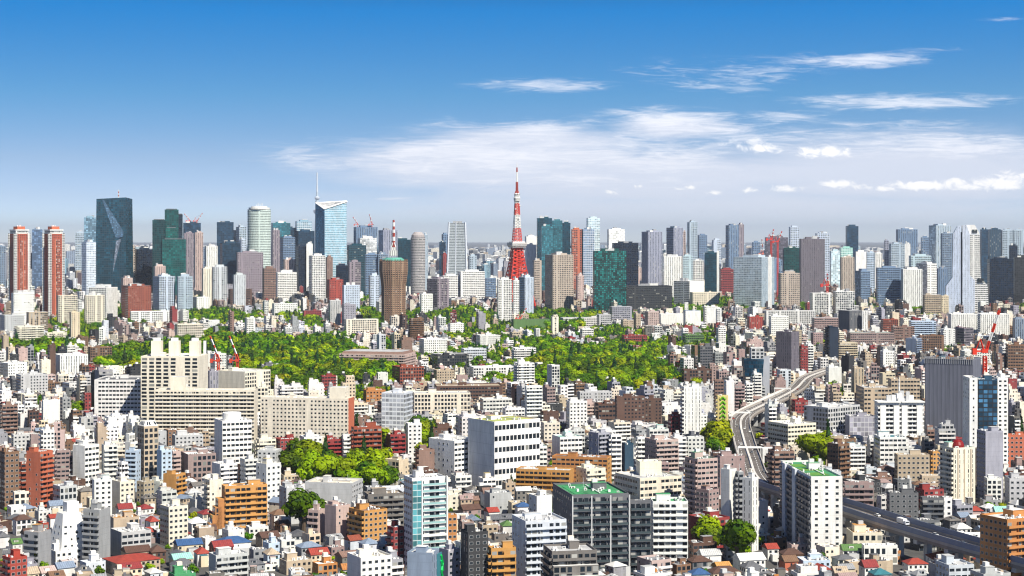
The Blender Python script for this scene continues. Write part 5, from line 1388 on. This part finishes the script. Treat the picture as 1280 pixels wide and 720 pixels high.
# ---------------------------------------------------------------- the rest of the town, lot by lot
MA = np.array(MAN)
WALLS_APT = 'WWWWwwlCCCcbbpHPPzgnNMdkZx'; WALLS_H = 'WWWwwwCCccbblHpgPZnNd'; ROOF_FLAT = 'WwwlllgggggcbbdZpPu'; ROOF_P = 'dddddduuZZZNNnnzzPrRxEalwWlgg'
def cap_height(x, y, hx, hy, h):
    """keep a filler low enough that the buildings one can name behind it stay in view"""
    u = x/y*F+640; r = (hx+hy)*.8/y*F; yb = HZ+EYE*F/y; d = y-max(hx, hy)
    m = (MA[:, 4] > y+5) & (MA[:, 0] < u+r) & (MA[:, 1] > u-r)
    if not m.any(): return h
    lim = (MA[m, 3]-(MA[m, 3]-MA[m, 2])*.30)     # lowest row the filler's top may hide to
    top_allowed = lim.max() if False else lim
    zl = EYE-(top_allowed-HZ)*d/F
    return max(3.2, min(h, zl.min()))
FILL = []
def zone(d, px, py):
    """share of houses, storeys range, chance of a tall one"""
    if d < 1120: return (.80, (3, 7), .04) if px < 880 else (.72, (3, 6), .05)
    if d < 1500: return (.50, (3, 8), .14)
    if d < 2100: return (.38, (3, 8), .16) if px < 880 else (.28, (3, 9), .22)
    if d < 2900: return (.45, (2, 6), .10) if px < 900 else (.20, (3, 9), .25)
    if d < 3600: return (.35, (2, 6), .10) if px < 700 else (.22, (3, 8), .18)
    return (.15, (3, 9), .20)
def try_lot(x, y, ang):
    px = 640+F*x/y; py = HZ+EYE*F/y
    if not (-60 < px < 1340): return
    hs, fr, tall = zone(y, px, py); q = rnd.random()
    if q < hs:
        hx, hy = rnd.uniform(2.9, 5.2), rnd.uniform(2.7, 4.5); n = rnd.choice((2, 2, 2, 3, 3)); h = n*2.85; kind = 'house'
        pitched = rnd.random() < (.58 if y < 1300 else .38)
        b = dict(A=rnd.choice('pspq'), B=rnd.choice('ssp'), wc=rnd.choice(WALLS_H), tc=rnd.choice(ROOF_P if pitched else ROOF_FLAT), pitch=rnd.choice(('hip', 'hip', 'gx', 'gy')) if pitched else None, rh=rnd.uniform(1.8, 2.7), fl=2.85, bay=2.8)
    else:
        big = rnd.random() < .25; hx, hy = rnd.uniform(4, 7.5)*(1.6 if big else 1), rnd.uniform(4, 7)*(1.25 if big else 1)
        n = rnd.randint(*fr) if rnd.random() > tall else rnd.randint(8, 13); fl = rnd.uniform(2.9, 3.3); h = n*fl
        kind = 'apartment_building' if rnd.random() < .62 else 'office_building'
        st = ('c', 's') if kind == 'apartment_building' else (rnd.choice('pbbq'), rnd.choice('spb'))
        if rnd.random() < .35: st = st[::-1]
        wc = rnd.choice(WALLS_APT)
        b = dict(A=st[0], B=st[1], wc=wc, tc=rnd.choice(ROOF_FLAT), fl=fl, bay=rnd.uniform(2.6, 3.6), bc=rnd.choice((wc, wc, 'W', 'w')))
        if rnd.random() < .45: b['setback'] = (rnd.uniform(.25, .7), rnd.choice((-1, 1)), rnd.choice((1, 1, 2)))
    if not occ_free(x, y, hx+.2, hy+.2, ang):
        if kind != 'house':
            hx, hy = hx*.6, hy*.6
            if hx < 3.5 or not occ_free(x, y, hx, hy, ang): return
        else: return
    h2 = cap_height(x, y, hx, hy, h)
    if h2 < h: n = max(1 if kind == 'house' else 1, int(h2/b['fl'])); h = n*b['fl']
    if n <= 2 and kind != 'house': kind = 'house'; b.update(A='p', B='s', pitch=None)
    if b.get('setback') and n > 3: n -= b['setback'][2]; h = n*b['fl']
    else: b['setback'] = None
    b.update(x=x, y=y, hx=hx, hy=hy, ang=ang, h=h, n=n, kind=kind, d=y, px=px, py=py); b['lk'] = look(b); b['wc'] = jit(b['wc'])
    if b.get('bc'): b['bc'] = jit(b['bc'], .08)
    FILL.append(b); occ_mark(x, y, hx, hy, ang, 1, .4)
patch = 230
for gx in range(-9, 10):
    for gy in range(2, 21):
        cx0, cy0 = gx*patch+rnd.uniform(-20, 20), gy*patch+rnd.uniform(-20, 20)
        if abs(cx0) > .34*cy0+260: continue
        ang = R(rnd.choice((22, 28, 15, 34, 20, 26, 48, 8)))-math.atan2(cx0, cy0)*.7
        lot = 9.9 if cy0 < 1500 else (11.8 if cy0 < 2600 else (15 if cy0 < 3600 else 19)); c, s = math.cos(ang), math.sin(ang); v = -patch*.62; row = 0
        while v < patch*.62:
            u = -patch*.62; k = 0
            while u < patch*.62:
                x, y = cx0+u*c-v*s, cy0+u*s+v*c
                if y > 640 and rnd.random() < .95: try_lot(x+rnd.uniform(-1, 1), y+rnd.uniform(-1, 1), ang+R(rnd.uniform(-3, 3))+(R(90) if rnd.random() < .3 else 0))
                u += lot*rnd.uniform(.9, 1.25)+(4.5 if k % 6 == 5 else 0); k += 1
            v += lot*1.0+(4.5 if row % 2 else 0); row += 1
# seen share: a coarse screen of columns, nearest first, tells which fillers really show
def seen_scores():
    scr = np.full(1400, 720.0); items = [(b['y'], b['px'], (b['hx']+b['hy'])*.7/b['y']*F, HZ+(EYE-b['h'])*F/b['y'], b['py'], b) for b in FILL]+[(m[4], (m[0]+m[1])/2, (m[1]-m[0])/2, m[2], m[3], None) for m in MAN]
    items.sort(key=lambda i: i[0])
    for y, px, r, yt, yb, b in items:
        a, e = int(max(0, px-r)), int(min(1279, px+r))+1
        if e <= a or px < 0 or px > 1280:
            if b is not None: b['score'] = 0
            continue
        cur = scr[a:e]; vis = np.clip(cur-yt, 0, None)
        if b is not None:
            b['score'] = float(vis.sum())*(1 if yt < 715 else 0)
        scr[a:e] = np.minimum(cur, yt+2)
seen_scores()
COUNT = {}
for o in bpy.data.objects:
    if o.parent is None and o.get('category'): k = o.name.split('.')[0]; COUNT[k] = COUNT.get(k, 0)+1
LIM = dict(house=298, apartment_building=298, office_building=298)
STUFF = {k: [] for k in ('house', 'apartment_building', 'office_building')}
FILL.sort(key=lambda b: -b['score'])
for b in FILL:
    k = b['kind']
    if COUNT.get(k, 0) < LIM[k] and b['score'] > 6:
        COUNT[k] = COUNT.get(k, 0)+1; root = put_building(b, 0 if b['d'] < 1500 else 1); REC.append((root, b['lk'], b['px'], b['py'], b['d'], k))
    else:
        b['geo'] = False; lod = 0 if b['d'] < 1250 else (1 if b['d'] < 3000 else 2); rows = []
        for nm, r in parts_of(b, lod): rows += r
        if 'c' in (b['A'], b['B']) and b['d'] < 3000:
            for face, st in (('A', b['A']), ('B', b['B'])):
                if st == 'c':
                    for kk in range(1, b['n']):
                        rr = balcony_rows((b['hx'] if face == 'A' else b['hy'])-.15, 0 if face == 'A' else 1, b['hx'], b['hy'], b.get('bc', b['wc']))[:2]
                        rows += [(q[0], q[1], q[2]+kk*b['fl'], q[3]+kk*b['fl'])+q[4:] for q in rr]
        STUFF[k] += xf(rows, b['x'], b['y'], b['ang'])
stuff('dense_housing', mesh_rows('dense_housing', STUFF['house']), 'closely packed low houses filling the streets between the larger buildings', 'houses')
stuff('dense_apartment_blocks', mesh_rows('dense_apartment_blocks', STUFF['apartment_building']), 'mass of mid-rise apartment blocks filling the middle distance', 'apartment blocks')
stuff('dense_office_blocks', mesh_rows('dense_office_blocks', STUFF['office_building']), 'mass of mid-rise office blocks filling the middle distance', 'office blocks')
# ---------------------------------------------------------------- far city out to the haze
def far_city():
    rows = []; r = rnd
    y = 4300
    while y < 26000:
        st = 26+(y-4300)*.0065; x = -.34*y
        while x < .34*y:
            px = 640+F*x/y
            if r.random() < .93:
                base = r.lognormvariate(2.75, .45); gap = 530 < px < 650 or 1010 < px < 1120
                if r.random() < (.10 if not gap else .05): base = r.uniform(35, 85)
                if not gap and y > 4600 and y < 12000 and r.random() < .075: base = r.uniform(60, 135)
                s = st*r.uniform(.26, .44); hx, hy = s*r.uniform(.7, 1.3), s*r.uniform(.7, 1.2)
                if base > 80: hx, hy = min(hx, 16), min(hy, 16)
                xx, yy = x+r.uniform(-.2, .2)*st, y+r.uniform(-.3, .3)*st; h = cap_height(xx, yy, hx, hy, base) if y < 6500 else base; h = max(h, 6)
                ok = occ_free(xx, yy, hx, hy, 0) if y < 5400 else True
                if ok:
                    c = r.choice('WWwwwlllHHHCcbpguSMPd' if h < 80 else 'uuusSsVVMHHvvw'); a = R(r.uniform(8, 35))-math.atan(x/y)
                    rows.append(box(xx, yy, 0, h, hx, hy, a, r.choice(('farwin', 'band', 'farwin', 'vert', 'big')), r.choice(('farwin', 'sparse', 'plain')), 'roof', c, r.choice('WwwllgCg'), r.uniform(3, 5), 3.6))
                    if r.random() < .6: rows.append(box(xx, yy, h+.01, h+r.uniform(2, 5), hx*.45, hy*.45, a, 'plain', None, 'roof', r.choice('Wwl')))
            x += st*r.uniform(.85, 1.3)
        y += st*1.15
    stuff('distant_city', mesh_rows('distant_city', rows), 'endless distant city of small pale buildings fading toward the horizon', 'distant buildings')
far_city()
# ---------------------------------------------------------------- street and garden trees, then all trees
for _ in range(9000):
    y = rnd.uniform(820, 4200) if rnd.random() < .8 else rnd.uniform(820, 1700); x = rnd.uniform(-.31, .31)*y; ix, iy = occ_idx(x, y)
    if OCC[ix, iy] == 0 and OCC[min(ix+1, 1399), iy] in (0, 2):
        if y > 1500 or rnd.random() < .5: TREES.append((x, y, rnd.uniform(1.6, 3.4) if y < 2000 else rnd.uniform(2.2, 4.5), rnd.choice((0, 1, 2, 3, 4, 4)))); OCC[ix, iy] = 2
TREES.sort(key=lambda t: -t[2]/t[1]*(1.0+.25*(abs(t[0]/t[1]) < .29)))
TN = ['broad bright green tree', 'yellow-green leafy tree', 'dark green leafy tree', 'fresh green round tree', 'deep green round tree', 'narrow dark conifer']
vs, fs, ms, cs, off = [], [], [], [], 0; nt = 0
for (x, y, r, k) in TREES:
    px, py = 640+F*x/y, HZ+EYE*F/y; hgt = r*1.5
    if nt < 297 and 0 < px < 1280 and py < 735 and r > 3.2:
        nt += 1; t = thing('tree' if k != 5 else 'conifer_tree', None, 'tree', (x, y, 0), rnd.uniform(0, 6.28), 'trees of the parks and gardens')
        link('trunk', TRK, t, (0, 0, 0), None, (r*1.6, r*1.6, hgt)); link('limb', LIMB, t, (0, 0, 0), None, (r*1.2, r*1.2, hgt))
        link('crown', CRM[k], t, (0, 0, hgt*.95), None, (r*(1 if k != 5 else .8), r*(1 if k != 5 else .8), r*(.95 if k != 5 else 1.5)))
        REC.append((t, TN[k], px, py, y, 'tree'))
    else:
        V, Fs, mi, cc = CRL[k]; a = rnd.uniform(0, 6.28); c, s = math.cos(a), math.sin(a); q = V*np.array([r, r, r*(.95 if k != 5 else 1.5)])
        vs.append(np.stack([q[:, 0]*c-q[:, 1]*s+x, q[:, 0]*s+q[:, 1]*c+y, q[:, 2]+hgt*.9], 1)); fs.append(Fs+off); ms.append(mi); ck = cc.copy(); ck[:, :3] *= rnd.uniform(.62, 1.25)*np.array([rnd.uniform(.8, 1.15), 1, 1]); cs.append(ck); off += len(V)
stuff('woodland', arr2mesh('woodland', np.concatenate(vs), np.concatenate(fs), np.concatenate(ms), np.concatenate(cs)), 'leafy green treetops of the parks and gardens spread between the buildings', 'trees')
# ---------------------------------------------------------------- ground, park floor, haze
struct('ground', arr2mesh('ground', np.array([(-45000, -6000, 0), (45000, -6000, 0), (45000, 70000, 0), (-45000, 70000, 0)]), np.array([[0, 1, 2, 3]]), np.array([MI['ground']]), np.array([[.1, .1, .1, 1]]), np.zeros((4, 2))))
def park_floor():
    Vs, Fs = [], []
    for i, (px, py, rx, ry, sp) in enumerate(PARKS):
        if sp: continue
        k = len(Vs); z = .03+.004*i
        for q in range(20):
            a = 2*math.pi*q/20; yy = gd(py+ry*math.sin(a)); Vs.append(((px-640+rx*math.cos(a))/F*yy, yy, z))
        Fs.append(tuple(range(k+19, k-1, -1)))
    me = bpy.data.meshes.new('park_grass'); me.from_pydata(Vs, [], Fs); me.materials.append(MLIST[MI['grass']]); o = struct('park_grass', me)
park_floor()
def haze():
    bm = mesh_rows('haze', [box(0, 32000, -1, 700, 46000, 39000, 0)]); m = bpy.data.materials.new('haze_air'); m.use_nodes = True; t = m.node_tree; t.nodes.clear(); N = NT(t)
    v = N.n('ShaderNodeVolumePrincipled', inp={'Color': (.74, .83, .97, 1), 'Density': HAZE, 'Anisotropy': .1}); o = N.n('ShaderNodeOutputMaterial'); N.l(v.outputs[0], o.inputs['Volume'])
    bm.materials.clear(); bm.materials.append(m); bm.polygons.foreach_set('material_index', [0]*6)
    stuff('haze', bm, 'thin pale blue haze hanging over the whole city', 'haze')
HAZE = 2.2e-5
haze()
# ---------------------------------------------------------------- labels: every thing is told by its look and by what it stands beside
HA = [(90, 690, 'the white cone building'), (165, 705, 'the rust-red roof'), (310, 650, 'the orange terraces'), (395, 605, 'the central treetops'), (290, 675, 'the long blue roof'), (1170, 700, 'the rust-red roofed house'), (935, 700, 'the white sloped roof'), (250, 445, 'the big park'), (385, 470, 'the park trees'),
      (765, 480, 'the wooded hill'), (930, 550, 'the motorway straight'), (990, 490, 'the motorway curve'), (1125, 655, 'the expressway truck'), (48, 447, 'the left tree belt'), (1083, 388, 'the right grove'), (840, 388, 'the small grove')]
ANCH += HA
ORD = ['first', 'second', 'third', 'fourth', 'fifth', 'sixth', 'seventh', 'eighth', 'ninth', 'tenth', 'eleventh', 'twelfth', 'thirteenth', 'fourteenth', 'fifteenth', 'sixteenth', 'seventeenth', 'eighteenth', 'nineteenth', 'twentieth']
groups = {}
for (o, lk, px, py, d, kind) in REC:
    ax = min(ANCH, key=lambda a: math.hypot((a[0]-px), (a[1]-py)*2.2)); dx, dy = px-ax[0], py-ax[1]
    rel = ('right of' if dx > 0 else 'left of') if abs(dx) > abs(dy)*1.1 else ('in front of' if dy > 0 else 'behind')
    groups.setdefault((lk, rel, ax[2]), []).append((px, o))
for (lk, rel, an), L in groups.items():
    L.sort(key=lambda t: t[0])
    for i, (px, o) in enumerate(L):
        if len(L) == 1: o['label'] = f'{lk} {rel} {an}'
        elif len(L) == 2: o['label'] = f"{lk} {rel} {an}, {'left' if i == 0 else 'right'} one"
        else: o['label'] = f"{lk} {rel} {an}, {ORD[i] if i < 20 else str(i+1)+'th'} from left"
GR = dict(house='small houses of the dense streets', apartment_building='apartment buildings of the city', office_building='office buildings of the city', skyscraper='skyscrapers of the skyline')
for (o, lk, px, py, d, kind) in REC:
    if kind in GR: o['group'] = GR[kind]
bpy.context.view_layer.update()
print('objects', len(bpy.data.objects), 'counts', COUNT, 'fill', len(FILL), 'trees', len(TREES))
